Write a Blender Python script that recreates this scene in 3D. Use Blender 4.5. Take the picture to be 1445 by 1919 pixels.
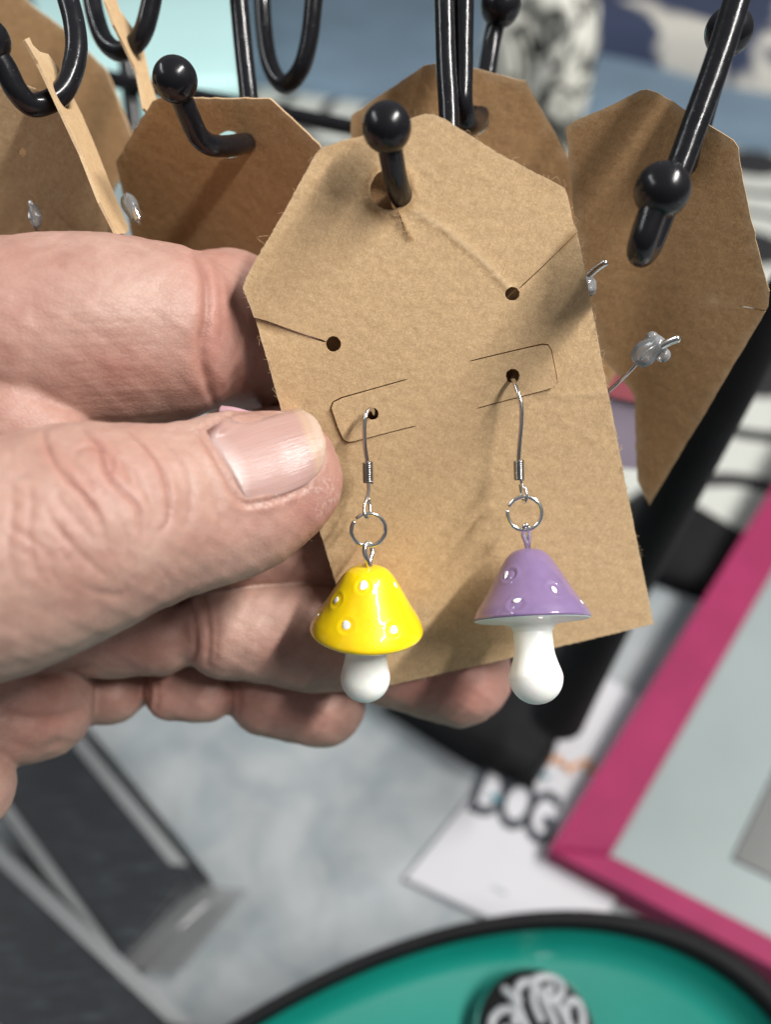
import bpy, math, random
import numpy as np
from mathutils import Vector
from mathutils.geometry import delaunay_2d_cdt

S = bpy.context.scene
for o in list(bpy.data.objects):
    bpy.data.objects.remove(o)
random.seed(5)
rng = np.random.default_rng(5)

# ------------------------------------------------------------------ camera, world, lights
F = 1560.0                       # focal length in photo pixels (photo 1445 x 1919)
PITCH = math.radians(45)
CAMH = 0.36
CAM = np.array([0.0, 0.0, CAMH])
cp, sp = math.cos(PITCH), math.sin(PITCH)
RIGHT = np.array([1.0, 0, 0]); UP = np.array([0, sp, cp]); FWD = np.array([0, cp, -sp])
cam = bpy.data.cameras.new('camera')
cam.sensor_fit = 'HORIZONTAL'; cam.sensor_width = 36; cam.lens = 36 * F / 1445
cam.clip_start = 0.005; cam.clip_end = 50
cam.dof.use_dof = True
cam.dof.focus_distance = 0.124
cam.dof.aperture_fstop = cam.lens / 3.0
camo = bpy.data.objects.new('camera', cam); S.collection.objects.link(camo)
camo.location = CAM; camo.rotation_euler = (math.pi / 2 - PITCH, 0, 0)
S.camera = camo

W = bpy.data.worlds.new('World'); S.world = W; W.use_nodes = True
wn = W.node_tree.nodes; wl = W.node_tree.links
bg = wn['Background']
tc = wn.new('ShaderNodeTexCoord'); sx = wn.new('ShaderNodeSeparateXYZ'); wr = wn.new('ShaderNodeValToRGB')
wl.new(tc.outputs['Generated'], sx.inputs[0]); wl.new(sx.outputs['Z'], wr.inputs[0])
wr.color_ramp.elements[0].position = 0.0; wr.color_ramp.elements[0].color = (0.20, 0.20, 0.21, 1)
wr.color_ramp.elements[1].position = 0.6; wr.color_ramp.elements[1].color = (0.62, 0.64, 0.67, 1)
wl.new(wr.outputs[0], bg.inputs[0]); bg.inputs[1].default_value = 0.37

def strip_light(name, loc, aim, sx_, sy_, power, col, roll=0.0):
    l = bpy.data.lights.new(name, 'AREA'); l.shape = 'RECTANGLE'; l.size = sx_; l.size_y = sy_
    l.energy = power; l.color = col
    o = bpy.data.objects.new(name, l); S.collection.objects.link(o)
    o.location = loc
    d = Vector(aim) - Vector(loc)
    q = d.to_track_quat('-Z', 'Y')
    o.rotation_euler = (q.to_matrix().to_4x4() @ __import__('mathutils').Matrix.Rotation(roll, 4, 'Z')).to_euler()
    return o
strip_light('ceiling_strip', (0.86, -0.04, 1.52), (0.0, 0.12, 0.25), 0.075, 1.1, 48, (1.0, 0.97, 0.93), math.radians(90))
strip_light('ceiling_strip', (-1.1, 0.20, 1.25), (0.0, 0.15, 0.25), 0.12, 1.1, 6.5, (0.95, 0.98, 1.0), math.radians(90))
S.view_settings.view_transform = 'Standard'; S.view_settings.look = 'None'
S.view_settings.exposure = 0.0; S.view_settings.gamma = 1.0
S.cycles.max_bounces = 8; S.cycles.transparent_max_bounces = 12
S.cycles.use_denoising = True
S.cycles.caustics_reflective = False; S.cycles.caustics_refractive = False

# ------------------------------------------------------------------ helpers
def P(px, py, d):                # photo pixel at depth d (mm) -> camera-space mm (x right, y down, z forward)
    return np.array([(px - 722.5) * d / F, (py - 959.5) * d / F, d])
def toW(a):
    a = np.asarray(a, float).reshape(-1, 3) / 1000.0
    return CAM + a[:, :1] * RIGHT - a[:, 1:2] * UP + a[:, 2:3] * FWD
def ray(px, py):
    r = (px - 722.5) / F * RIGHT - (py - 959.5) / F * UP + FWD
    return r
def T(px, py, h=0.0):            # where the sight line of a photo pixel meets the height h (world, metres)
    r = ray(px, py); t = (h - CAMH) / r[2]
    return CAM + r * t

def tag(o, label=None, cat=None, group=None, kind=None):
    if label: o['label'] = label
    if cat: o['category'] = cat
    if group: o['group'] = group
    if kind: o['kind'] = kind
    return o
def empty(name, loc, label, cat, group=None):
    o = bpy.data.objects.new(name, None); S.collection.objects.link(o)
    o.location = loc; o.empty_display_size = 0.01
    return tag(o, label, cat, group)
def wloc(o):
    v = Vector(o.location)
    return v + wloc(o.parent) if o.parent else v
def mkw(name, V, Fc, mat, parent=None, smooth=True, uv=None, attrs=None, origin=None):
    V = np.asarray(V, float)
    og = np.asarray(origin if origin is not None else V.mean(0))
    me = bpy.data.meshes.new(name)
    L = V - og
    if isinstance(Fc, np.ndarray):
        n, k = Fc.shape
        me.vertices.add(len(L)); me.vertices.foreach_set('co', L.astype(np.float32).ravel())
        me.loops.add(n * k); me.loops.foreach_set('vertex_index', Fc.astype(np.int32).ravel())
        me.polygons.add(n); me.polygons.foreach_set('loop_start', np.arange(0, n * k, k, dtype=np.int32))
        me.update(calc_edges=True)
    else:
        me.from_pydata(L.tolist(), [], [list(map(int, f)) for f in Fc])
    if smooth:
        me.polygons.foreach_set('use_smooth', [True] * len(me.polygons))
    if uv is not None:
        ul = me.uv_layers.new(name='UVMap')
        idx = np.empty(len(me.loops), np.int32); me.loops.foreach_get('vertex_index', idx)
        ul.data.foreach_set('uv', np.asarray(uv, np.float32)[idx].ravel())
    for an, av in (attrs or {}).items():
        at = me.attributes.new(an, 'FLOAT', 'POINT'); at.data.foreach_set('value', np.asarray(av, np.float32))
    me.validate(); me.update()
    if mat: me.materials.append(mat)
    o = bpy.data.objects.new(name, me); S.collection.objects.link(o)
    if parent:
        o.parent = parent; o.location = Vector(og) - wloc(parent)
    else:
        o.location = og
    return o
def mk(name, V, Fc, mat, parent=None, **k):
    return mkw(name, toW(V), Fc, mat, parent, **k)

def spline(pts, n=8, closed=False):
    p = np.asarray(pts, float); m = len(p); out = []
    rngi = range(m) if closed else range(m - 1)
    for i in rngi:
        if closed: a, b, c, d = p[i - 1], p[i], p[(i + 1) % m], p[(i + 2) % m]
        else: a, b, c, d = p[max(i - 1, 0)], p[i], p[i + 1], p[min(i + 2, m - 1)]
        for t in np.linspace(0, 1, n, endpoint=False):
            out.append(0.5 * (2 * b + (c - a) * t + (2 * a - 5 * b + 4 * c - d) * t * t + (3 * b - a - 3 * c + d) * t ** 3))
    if not closed: out.append(p[-1])
    return np.array(out)
def tube(pts, r, seg=14, closed=False, flat=None):
    p = np.asarray(pts, float); n = len(p)
    r = np.broadcast_to(np.asarray(r, float), (n,))
    tg = (np.roll(p, -1, 0) - np.roll(p, 1, 0)) if closed else np.gradient(p, axis=0)
    tg /= np.linalg.norm(tg, axis=1)[:, None] + 1e-12
    u = np.cross(tg[0], [0.3, 0.5, 0.81]); u /= np.linalg.norm(u)
    V = []; Fc = []
    ang = np.linspace(0, 2 * math.pi, seg, endpoint=False)
    for i in range(n):
        u = u - tg[i] * (u @ tg[i]); u /= np.linalg.norm(u)
        v = np.cross(tg[i], u)
        V.append(p[i] + r[i] * (np.cos(ang)[:, None] * u + np.sin(ang)[:, None] * v))
    m = n if closed else n - 1
    for i in range(m):
        j = (i + 1) % n
        for k in range(seg):
            l = (k + 1) % seg
            Fc.append((i * seg + k, i * seg + l, j * seg + l, j * seg + k))
    V = np.concatenate(V)
    if not closed:
        c = len(V); V = np.vstack([V, p[0] - tg[0] * r[0] * 0.6, p[-1] + tg[-1] * r[-1] * 0.6])
        for k in range(seg):
            l = (k + 1) % seg
            Fc.append((c, l, k)); Fc.append((c + 1, (n - 1) * seg + k, (n - 1) * seg + l))
    return V, Fc
def merge(parts):
    V = []; Fc = []; o = 0
    for v, f in parts:
        V.append(np.asarray(v)); Fc += [tuple(i + o for i in q) for q in f]; o += len(v)
    return np.vstack(V), Fc
def frame_from(axis):
    a = np.array(axis, float); a /= np.linalg.norm(a)
    u = np.cross(a, [0.13, 0.2, 1.0]); u /= np.linalg.norm(u)
    return u, np.cross(a, u), a
def lathe(prof, base, axis, seg=48):
    u, v, a = frame_from(axis); base = np.asarray(base, float)
    ang = np.linspace(0, 2 * math.pi, seg, endpoint=False)
    V = []; Fc = []
    for (r, h) in prof:
        V.append(base + a * h + r * (np.cos(ang)[:, None] * u + np.sin(ang)[:, None] * v))
    n = len(prof)
    for i in range(n - 1):
        for k in range(seg):
            l = (k + 1) % seg
            Fc.append((i * seg + k, i * seg + l, (i + 1) * seg + l, (i + 1) * seg + k))
    V = np.concatenate(V)
    return V, Fc
def ball(c, r, seg=40, axis=(0, -1, 0)):
    t = np.linspace(0.001, math.pi - 0.001, seg // 2)
    return lathe([(r * math.sin(x), -r * math.cos(x)) for x in t], c, axis, seg)
def boxw(c, ex, ey, ez, rot=0.0, bev=0.0):
    """bevelled world box as V, F (metres): half sizes ex ey ez, rotated about z"""
    b = bev
    ring = []
    def loop(x, y, r, n=4):
        out = []
        for (sx_, sy_, a0) in ((1, 1, 0), (-1, 1, 90), (-1, -1, 180), (1, -1, 270)):
            for i in range(n + 1):
                a = math.radians(a0 + 90 * i / n)
                out.append((sx_ * (x - r) + r * math.cos(a), sy_ * (y - r) + r * math.sin(a)))
        return np.array(out)
    L = []
    b = max(b, 1e-5)
    for z, s in ((-ez, -b), (-ez + b, 0), (ez - b, 0), (ez, -b)):
        q = loop(ex + s, ey + s, max(b, 1e-5)); L.append(np.c_[q, np.full(len(q), z)])
    n = len(L[0]); V = np.vstack(L); Fc = []
    for i in range(3):
        for k in range(n):
            l = (k + 1) % n
            Fc.append((i * n + k, i * n + l, (i + 1) * n + l, (i + 1) * n + k))
    Fc.append(tuple(range(n - 1, -1, -1))); Fc.append(tuple(range(3 * n, 4 * n)))
    cr, sr = math.cos(rot), math.sin(rot)
    V = np.c_[V[:, 0] * cr - V[:, 1] * sr, V[:, 0] * sr + V[:, 1] * cr, V[:, 2]] + np.asarray(c)
    return V, Fc
def prism(poly, z0, z1, bev=0.0):
    """vertical prism over a world xy polygon (counter-clockwise), top edge bevelled inward"""
    p = np.asarray(poly, float)[:, :2]
    if np.sum(p[:, 0] * np.roll(p[:, 1], -1) - np.roll(p[:, 0], -1) * p[:, 1]) < 0: p = p[::-1]
    n = len(p); c = p.mean(0)
    ins = p + (c - p) / np.linalg.norm(c - p, axis=1)[:, None] * bev * 1.4
    V = np.vstack([np.c_[p, np.full(n, z0)], np.c_[p, np.full(n, z1 - bev)], np.c_[ins, np.full(n, z1)]])
    Fc = []
    for i in range(2):
        for k in range(n):
            l = (k + 1) % n
            Fc.append((i * n + k, i * n + l, (i + 1) * n + l, (i + 1) * n + k))
    Fc += [tuple(range(n - 1, -1, -1)), tuple(range(2 * n, 3 * n))]
    return V, Fc

# ------------------------------------------------------------------ materials
class NB:
    def __init__(s, name):
        s.m = bpy.data.materials.new(name); s.m.use_nodes = True
        s.t = s.m.node_tree; s.b = s.t.nodes['Principled BSDF']
    def n(s, typ, **k):
        x = s.t.nodes.new('ShaderNode' + typ)
        for a, b in k.items():
            if a.startswith('i_'):
                key = a[2:].replace('_', ' '); x.inputs[key].default_value = b
            else: setattr(x, a, b)
        return x
    def l(s, a, b): s.t.links.new(a, b)
    def set(s, **k):
        for a, v in k.items(): s.b.inputs[a.replace('_', ' ')].default_value = v
        return s
    def coord(s, kind='Object', scale=(1, 1, 1), rot=(0, 0, 0), vt='POINT'):
        c = s.n('TexCoord'); m = s.n('Mapping', vector_type=vt); m.inputs['Scale'].default_value = scale; m.inputs['Rotation'].default_value = rot
        s.l(c.outputs[kind], m.inputs[0]); return m.outputs[0]
    def noise(s, co, scale, detail=3, rough=0.55, dist=0.0):
        x = s.n('TexNoise'); x.inputs['Scale'].default_value = scale; x.inputs['Detail'].default_value = detail
        x.inputs['Roughness'].default_value = rough; x.inputs['Distortion'].default_value = dist
        s.l(co, x.inputs['Vector']); return x.outputs['Fac']
    def ramp(s, f, stops):
        x = s.n('ValToRGB'); e = x.color_ramp.elements
        while len(e) < len(stops): e.new(0.5)
        for i, (p, c) in enumerate(stops):
            e[i].position = p; e[i].color = (*c, 1) if len(c) == 3 else c
        s.l(f, x.inputs[0]); return x.outputs[0]
    def mix(s, f, a, b, mode='MIX'):
        x = s.n('Mix', data_type='RGBA', blend_type=mode)
        for v, i in ((f, 0), (a, 6), (b, 7)):
            if isinstance(v, (int, float)): x.inputs[i].default_value = v
            elif isinstance(v, tuple): x.inputs[i].default_value = (*v, 1)
            else: s.l(v, x.inputs[i])
        return x.outputs[2]
    def math(s, op, a, b=0.0, clamp=False):
        x = s.n('Math', operation=op); x.use_clamp = clamp
        for v, i in ((a, 0), (b, 1)):
            if isinstance(v, (int, float)): x.inputs[i].default_value = v
            else: s.l(v, x.inputs[i])
        return x.outputs[0]
    def attr(s, name):
        x = s.n('Attribute', attribute_name=name); return x.outputs['Fac']
    def bump(s, h, strength, dist, prev=None):
        x = s.n('Bump'); x.inputs['Strength'].default_value = strength; x.inputs['Distance'].default_value = dist
        s.l(h, x.inputs['Height'])
        if prev is not None: s.l(prev, x.inputs['Normal'])
        return x.outputs[0]
    def color(s, c): s.l(c, s.b.inputs['Base Color'])
    def normal(s, c): s.l(c, s.b.inputs['Normal'])

def simple(name, col, rough=0.5, var=0.12, nscale=60, bumpd=0.0, bscale=400, **k):
    b = NB(name); co = b.coord()
    f = b.noise(co, nscale, 4)
    c2 = tuple(min(1, x * (1 + var)) for x in col); c1 = tuple(x * (1 - var) for x in col)
    b.color(b.ramp(f, [(0.3, c1), (0.7, c2)])); b.set(Roughness=rough, **k)
    if bumpd: b.normal(b.bump(b.noise(co, bscale, 4), 0.5, bumpd))
    return b.m

def kraft(name, dark, light, seed=0.0):
    b = NB(name)
    base = b.coord('UV')
    mot = b.noise(base, 7 + seed, 5, 0.6, 0.3)
    mot2 = b.noise(base, 28, 4, 0.6)
    c = b.ramp(mot, [(0.3, dark), (0.72, light)])
    c = b.mix(0.35, c, b.ramp(mot2, [(0.3, dark), (0.7, light)]))
    hs = []
    for i, r in enumerate((0.35, 1.3, 2.2, 2.9)):
        co = b.coord('UV', (1 / (46 + 10 * i), 1 / (7 + 2 * i), 1), (0, 0, r), 'TEXTURE')
        hs.append(b.noise(co, 1.0, 2, 0.5, 0.25))
    fib = b.math('MULTIPLY', b.math('ADD', b.math('ADD', hs[0], hs[1]), b.math('ADD', hs[2], hs[3])), 0.25)
    c = b.mix(b.ramp(fib, [(0.5, (0, 0, 0)), (0.66, (0.75, 0.75, 0.75))]), c, tuple(min(1, x * 1.28) for x in light))
    c = b.mix(b.ramp(fib, [(0.34, (0.6, 0.6, 0.6)), (0.49, (0, 0, 0))]), c, tuple(x * 0.74 for x in dark))
    w = b.attr('wear')
    c = b.mix(b.math('MULTIPLY', w, 0.8, True), c, (0.31, 0.175, 0.07))
    pale = b.attr('pale')
    c = b.mix(b.math('MULTIPLY', pale, 0.6, True), c, (0.62, 0.47, 0.30))
    b.color(c); b.set(Roughness=0.86, Specular_IOR_Level=0.25)
    n1 = b.bump(fib, 0.5, 0.00016)
    n2 = b.bump(b.noise(base, 4, 3), 0.25, 0.0007, n1)
    b.normal(n2)
    return b.m
M_KRAFT = kraft('kraft_paper', (0.455, 0.302, 0.160), (0.575, 0.402, 0.228))
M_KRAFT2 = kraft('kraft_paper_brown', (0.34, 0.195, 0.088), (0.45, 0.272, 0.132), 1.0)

b = NB('black_lacquer'); co = b.coord()
b.set(Base_Color=(0.006, 0.006, 0.008, 1), Specular_IOR_Level=0.36)
b.l(b.ramp(b.noise(co, 500, 4), [(0.35, (0.16, 0.16, 0.16)), (0.75, (0.30, 0.30, 0.30))]), b.b.inputs['Roughness'])
dust = b.ramp(b.noise(co, 2600, 1, 0.5), [(0.76, (0.008, 0.008, 0.01)), (0.79, (0.12, 0.12, 0.13))])
b.color(dust)
b.normal(b.bump(b.noise(co, 260, 3), 0.25, 0.0004))
M_BLACK = b.m
M_BASE = simple('black_base', (0.006, 0.006, 0.007), 0.7, 0.3, 80, Specular_IOR_Level=0.2)

b = NB('steel_wire'); co = b.coord()
b.set(Metallic=1.0, Base_Color=(0.62, 0.60, 0.57, 1))
b.l(b.ramp(b.noise(co, 900, 3), [(0.3, (0.12, 0.12, 0.12)), (0.7, (0.26, 0.26, 0.26))]), b.b.inputs['Roughness'])
M_STEEL = b.m
b = NB('silver_wire'); co = b.coord()
b.set(Metallic=1.0, Base_Color=(0.86, 0.85, 0.82, 1))
b.l(b.ramp(b.noise(co, 900, 3), [(0.3, (0.10, 0.10, 0.10)), (0.7, (0.24, 0.24, 0.24))]), b.b.inputs['Roughness'])
M_SILVER = b.m
b = NB('dark_steel'); b.set(Metallic=1.0, Base_Color=(0.33, 0.32, 0.31, 1), Roughness=0.22); M_DSTEEL = b.m

def enamel(name, col, dark):
    b = NB(name); co = b.coord()
    b.color(b.ramp(b.noise(co, 300, 4), [(0.30, dark), (0.55, col)]))
    b.set(Roughness=0.38, Specular_IOR_Level=0.25, Coat_Weight=1.0, Coat_Roughness=0.02, Subsurface_Weight=0.08, Subsurface_Scale=0.001)
    h = b.noise(co, 420, 2)
    b.normal(b.bump(h, 0.15, 0.0002))
    b.l(b.bump(b.noise(co, 260, 2), 0.22, 0.00045), b.b.inputs['Coat Normal'])
    return b.m
M_YELLOW = enamel('yellow_enamel', (0.90, 0.64, 0.003), (0.84, 0.55, 0.003))
M_PURPLE = enamel('purple_enamel', (0.215, 0.146, 0.288), (0.19, 0.126, 0.258))
b = NB('white_resin'); b.set(Base_Color=(0.86, 0.87, 0.83, 1), Roughness=0.42, Subsurface_Weight=0.35, Subsurface_Scale=0.0025, Coat_Weight=0.25, Coat_Roughness=0.25)
co = b.coord(); b.normal(b.bump(b.noise(co, 500, 2), 0.15, 0.0003)); M_WRESIN = b.m
M_WSPOT = simple('white_paint_dot', (0.80, 0.80, 0.80), 0.6, 0.03)

# skin
b = NB('skin'); co = b.coord()
n1 = b.noise(co, 95, 4, 0.6, 0.4); n2 = b.noise(co, 420, 4, 0.6)
c = b.ramp(n1, [(0.30, (0.315, 0.178, 0.140)), (0.50, (0.382, 0.238, 0.190)), (0.70, (0.438, 0.296, 0.240))])
c = b.mix(0.22, c, b.ramp(n2, [(0.35, (0.30, 0.145, 0.115)), (0.65, (0.47, 0.295, 0.24))]))
c = b.mix(b.math('MULTIPLY', b.attr('red'), 0.60, True), c, (0.37, 0.125, 0.10))
c = b.mix(b.math('MULTIPLY', b.attr('pale'), 0.5, True), c, (0.52, 0.36, 0.285))
c = b.mix(b.math('MULTIPLY', b.attr('crease'), 0.45, True), c, (0.20, 0.075, 0.05))
c = b.mix(b.math('MULTIPLY', b.attr('dry'), b.ramp(b.noise(co, 1500, 4, 0.7), [(0.50, (0, 0, 0)), (0.60, (0.8, 0.8, 0.8))])), c, (0.62, 0.50, 0.44))
vo = b.n('TexVoronoi', feature='DISTANCE_TO_EDGE'); vo.inputs['Scale'].default_value = 1500
wv = b.n('Mapping'); wv.inputs['Scale'].default_value = (0.75, 1.35, 1.0); wv.inputs['Rotation'].default_value = (0, 0, 0.3)
dn = b.n('TexNoise'); dn.inputs['Scale'].default_value = 300
tcx = b.n('TexCoord'); b.l(tcx.outputs['Object'], wv.inputs[0]); b.l(wv.outputs[0], vo.inputs['Vector'])
lines = b.ramp(vo.outputs['Distance'], [(0.0, (0, 0, 0)), (0.18, (1, 1, 1))])
spk = b.noise(co, 1700, 3, 0.6)
c = b.mix(b.ramp(spk, [(0.58, (0, 0, 0)), (0.70, (0.16, 0.16, 0.16))]), c, (0.27, 0.10, 0.08))
c = b.mix(b.ramp(lines, [(0.0, (0.14, 0.14, 0.14)), (0.6, (0, 0, 0))]), c, (0.25, 0.10, 0.07))
b.color(c)
b.set(Roughness=0.50, Specular_IOR_Level=0.38, Subsurface_Weight=0.22, Subsurface_Scale=0.0022)
b.b.inputs['Subsurface Radius'].default_value = (1.0, 0.36, 0.20)
bm1 = b.bump(lines, 0.28, 0.00008)
bm2 = b.bump(b.noise(co, 900, 5, 0.65), 0.22, 0.00016, bm1)
bm3 = b.bump(b.noise(b.coord('Object', (420, 2600, 1500), (0.6, 0.2, 0.35)), 1.0, 2), 0.25, 0.00012, bm2)
b.normal(bm3)
M_SKIN = b.m

b = NB('nail'); uvn = b.n('UVMap', uv_map='UVMap'); sp_ = b.n('SeparateXYZ'); b.l(uvn.outputs[0], sp_.inputs[0])
s_, t_ = sp_.outputs[0], sp_.outputs[1]
co = b.coord('UV', (1.6, 46, 1)); stri = b.noise(co, 1.0, 4, 0.6)
bed = b.ramp(stri, [(0.3, (0.37, 0.225, 0.196)), (0.7, (0.42, 0.268, 0.238))])
tt = b.math('SUBTRACT', t_, 0.5); t2 = b.math('MULTIPLY', tt, tt)
ss = b.math('ADD', s_, b.math('MULTIPLY', t2, 0.85))              # lunula arc
bed = b.mix(b.ramp(ss, [(0.20, (0.8, 0.8, 0.8)), (0.36, (0, 0, 0))]), bed, (0.45, 0.325, 0.30))
se = b.math('ADD', b.math('SUBTRACT', s_, b.math('MULTIPLY', t2, 0.42)), b.math('MULTIPLY', b.math('SUBTRACT', stri, 0.5), 0.03))
bed = b.mix(b.ramp(se, [(0.86, (0, 0, 0)), (0.905, (0.7, 0.7, 0.7)), (0.925, (0.35, 0.35, 0.35))]), bed, (0.48, 0.34, 0.22))
bed = b.mix(b.ramp(se, [(0.915, (0, 0, 0)), (0.95, (0.5, 0.5, 0.5))]), bed, (0.50, 0.41, 0.32))
b.color(bed); b.set(Roughness=0.27, Specular_IOR_Level=0.5, Subsurface_Weight=0.15, Subsurface_Scale=0.0015)
b.normal(b.bump(stri, 0.35, 0.00022)); M_NAIL = b.m

# table cloth with a grey marble print
b = NB('grey_marbled_cloth'); co = b.coord()
f1 = b.noise(co, 12, 6, 0.62, 0.8); f2 = b.noise(co, 34, 5, 0.6, 0.5)
c = b.ramp(f1, [(0.30, (0.15, 0.172, 0.188)), (0.48, (0.275, 0.295, 0.31)), (0.68, (0.36, 0.375, 0.38))])
c = b.mix(0.42, c, b.ramp(f2, [(0.32, (0.15, 0.205, 0.22)), (0.60, (0.37, 0.385, 0.39))]))
b.color(c); b.set(Roughness=0.55); M_TABLE = b.m

M_BLUE = simple('blue_grey_cloth', (0.125, 0.185, 0.245), 0.9, 0.14, 9, 0.001, 300)
M_MINT = simple('mint_plastic', (0.58, 0.88, 0.87), 0.4, 0.05, 8)
M_PINK = simple('pink_painted_wood', (0.25, 0.020, 0.078), 0.6, 0.10, 40, Specular_IOR_Level=0.2)
M_PAPER = simple('white_paper', (0.46, 0.46, 0.485), 0.6, 0.03, 20)
M_BOARD = simple('grey_board', (0.20, 0.21, 0.215), 0.5, 0.08, 20)
M_MAT = simple('pale_grey_glazing', (0.26, 0.305, 0.305), 0.22, 0.08, 10)
M_GREY = simple('dark_grey_print', (0.085, 0.09, 0.088), 0.35, 0.1, 20)
M_INK = simple('black_print', (0.03, 0.035, 0.045), 0.6, 0.3, 150)
M_TEALINK = simple('teal_print', (0.08, 0.22, 0.27), 0.6, 0.2, 150)
M_ORANGE = simple('orange_print', (0.56, 0.27, 0.12), 0.6, 0.2, 150)
M_TEAL = simple('teal_plastic', (0.005, 0.185, 0.145), 0.25, 0.08, 14)
M_RIM = simple('black_rubber_rim', (0.004, 0.004, 0.005), 0.6, 0.2, 80, Specular_IOR_Level=0.2)
M_LETTER = simple('silver_lettering', (0.33, 0.345, 0.36), 0.4, 0.06, 200)
M_CHROME = NB('chrome_rim').set(Metallic=1.0, Base_Color=(0.75, 0.75, 0.76, 1), Roughness=0.15).m
M_HAIR = simple('fine_hair', (0.30, 0.24, 0.20), 0.5, 0.1, 60)
M_LILAC = simple('lilac_resin', (0.40, 0.33, 0.42), 0.4, 0.08, 60)
M_PINKRESIN = simple('pink_resin', (0.50, 0.13, 0.16), 0.4, 0.08, 60)
M_PINKW = simple('pale_pink_enamel', (0.50, 0.30, 0.34), 0.4, 0.1, 200)
M_RED = simple('red_enamel', (0.50, 0.01, 0.012), 0.3, 0.1, 200)

def swirl(name, bgc, ink, scale, thr, freq=26):
    b = NB(name); co = b.coord()
    v = b.n('TexVoronoi', feature='F1'); v.inputs['Scale'].default_value = scale; v.inputs['Randomness'].default_value = 0.55
    nz = b.n('TexNoise'); nz.inputs['Scale'].default_value = scale * 1.2
    b.l(co, nz.inputs['Vector'])
    mx = b.n('Mix', data_type='VECTOR'); mx.inputs[0].default_value = 0.02
    b.l(co, mx.inputs[4]); b.l(nz.outputs['Color'], mx.inputs[5]); b.l(mx.outputs[1], v.inputs['Vector'])
    s = b.math('SINE', b.math('MULTIPLY', v.outputs['Distance'], freq))
    c = b.mix(b.ramp(s, [(thr, (0, 0, 0)), (min(1, thr + 0.12), (1, 1, 1))]), bgc, ink)
    b.color(c); b.set(Roughness=0.9)
    b.normal(b.bump(b.noise(co, 500, 3), 0.4, 0.0008))
    return b.m
b = NB('cream_swirl_fabric')
nz = b.n('TexNoise'); nz.inputs['Scale'].default_value = 1.3
uvx = b.n('UVMap', uv_map='UVMap'); b.l(uvx.outputs[0], nz.inputs['Vector'])
mx = b.n('Mix', data_type='VECTOR'); mx.inputs[0].default_value = 0.10; b.l(uvx.outputs[0], mx.inputs[4]); b.l(nz.outputs['Color'], mx.inputs[5])
v = b.n('TexVoronoi', feature='F1'); v.inputs['Scale'].default_value = 1.0; v.inputs['Randomness'].default_value = 0.0; b.l(mx.outputs[1], v.inputs['Vector'])
K_ = (0, 0, 0); J_ = (1, 1, 1)
c = b.mix(b.ramp(v.outputs['Distance'], [(0.0, J_), (0.17, J_), (0.19, K_), (0.35, K_), (0.36, J_), (0.41, J_), (0.42, K_), (0.52, K_), (0.535, J_), (0.58, J_), (0.60, K_)]), (0.45, 0.465, 0.43), (0.010, 0.010, 0.012))
b.color(c); b.set(Roughness=0.9); b.normal(b.bump(b.noise(b.coord(), 500, 3), 0.4, 0.0008)); M_SWIRL = b.m
b = NB('cream_flower_fabric'); co = b.coord()
f1 = b.noise(co, 18, 2, 0.5, 2.2); f2 = b.noise(co, 34, 2, 0.5, 0.8)
c = b.mix(b.ramp(f1, [(0.44, (0, 0, 0)), (0.50, (1, 1, 1)), (0.56, (1, 1, 1)), (0.62, (0, 0, 0))]), (0.60, 0.60, 0.54), (0.02, 0.022, 0.02))
c = b.mix(b.ramp(f2, [(0.56, (0, 0, 0)), (0.62, (0.8, 0.8, 0.8))]), c, (0.06, 0.065, 0.06))
b.color(c); b.set(Roughness=0.9); M_SWIRL2 = b.m
b = NB('navy_patch_fabric'); co = b.coord()
b.color(b.ramp(b.noise(co, 9, 2, 0.5, 0.6), [(0.50, (0.028, 0.040, 0.085)), (0.56, (0.52, 0.50, 0.45))])); b.set(Roughness=0.9)
M_NAVY = b.m
b = NB('black_printed_card'); co = b.coord()
tx = b.noise(b.coord('Object', (60, 420, 60), (0, 0, 0.72)), 1.0, 4, 0.7)
b.color(b.ramp(tx, [(0.52, (0.008, 0.010, 0.013)), (0.74, (0.045, 0.055, 0.066))])); b.set(Roughness=0.32); M_BCARD = b.m
def clear(name, tint=0.92, rough=0.06, spec=0.25, body=0.0):
    m = bpy.data.materials.new(name); m.use_nodes = True; t = m.node_tree; t.nodes.clear()
    o = t.nodes.new('ShaderNodeOutputMaterial'); tr = t.nodes.new('ShaderNodeBsdfTransparent'); gl = t.nodes.new('ShaderNodeBsdfGlossy')
    tr.inputs[0].default_value = (tint, tint, tint, 1); gl.inputs['Roughness'].default_value = rough
    lw = t.nodes.new('ShaderNodeLayerWeight'); lw.inputs[0].default_value = spec
    mx = t.nodes.new('ShaderNodeMixShader'); t.links.new(lw.outputs['Fresnel'], mx.inputs[0])
    t.links.new(tr.outputs[0], mx.inputs[1]); t.links.new(gl.outputs[0], mx.inputs[2])
    out = mx
    if body:
        df = t.nodes.new('ShaderNodeBsdfDiffuse'); df.inputs[0].default_value = (0.75, 0.78, 0.8, 1)
        m2 = t.nodes.new('ShaderNodeMixShader'); m2.inputs[0].default_value = body
        t.links.new(mx.outputs[0], m2.inputs[1]); t.links.new(df.outputs[0], m2.inputs[2]); out = m2
    t.links.new(out.outputs[0], o.inputs[0]); return m
M_SLEEVE = clear('clear_sleeve', 0.95, 0.10, 0.14, 0.012)
M_FLAP = clear('hazy_sleeve', 0.62, 0.15, 0.2, 0.10)
M_STOP = clear('clear_rubber', 0.88, 0.12, 0.4, 0.22)

# ------------------------------------------------------------------ the setting: table top
V, Fc = boxw((0.0, 1.2, -0.015), 2.2, 1.6, 0.015, 0, 0.004)
tag(mkw('table_top', V, Fc, M_TABLE, smooth=False), 'grey marbled table top under everything', 'table', None, 'structure')

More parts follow.
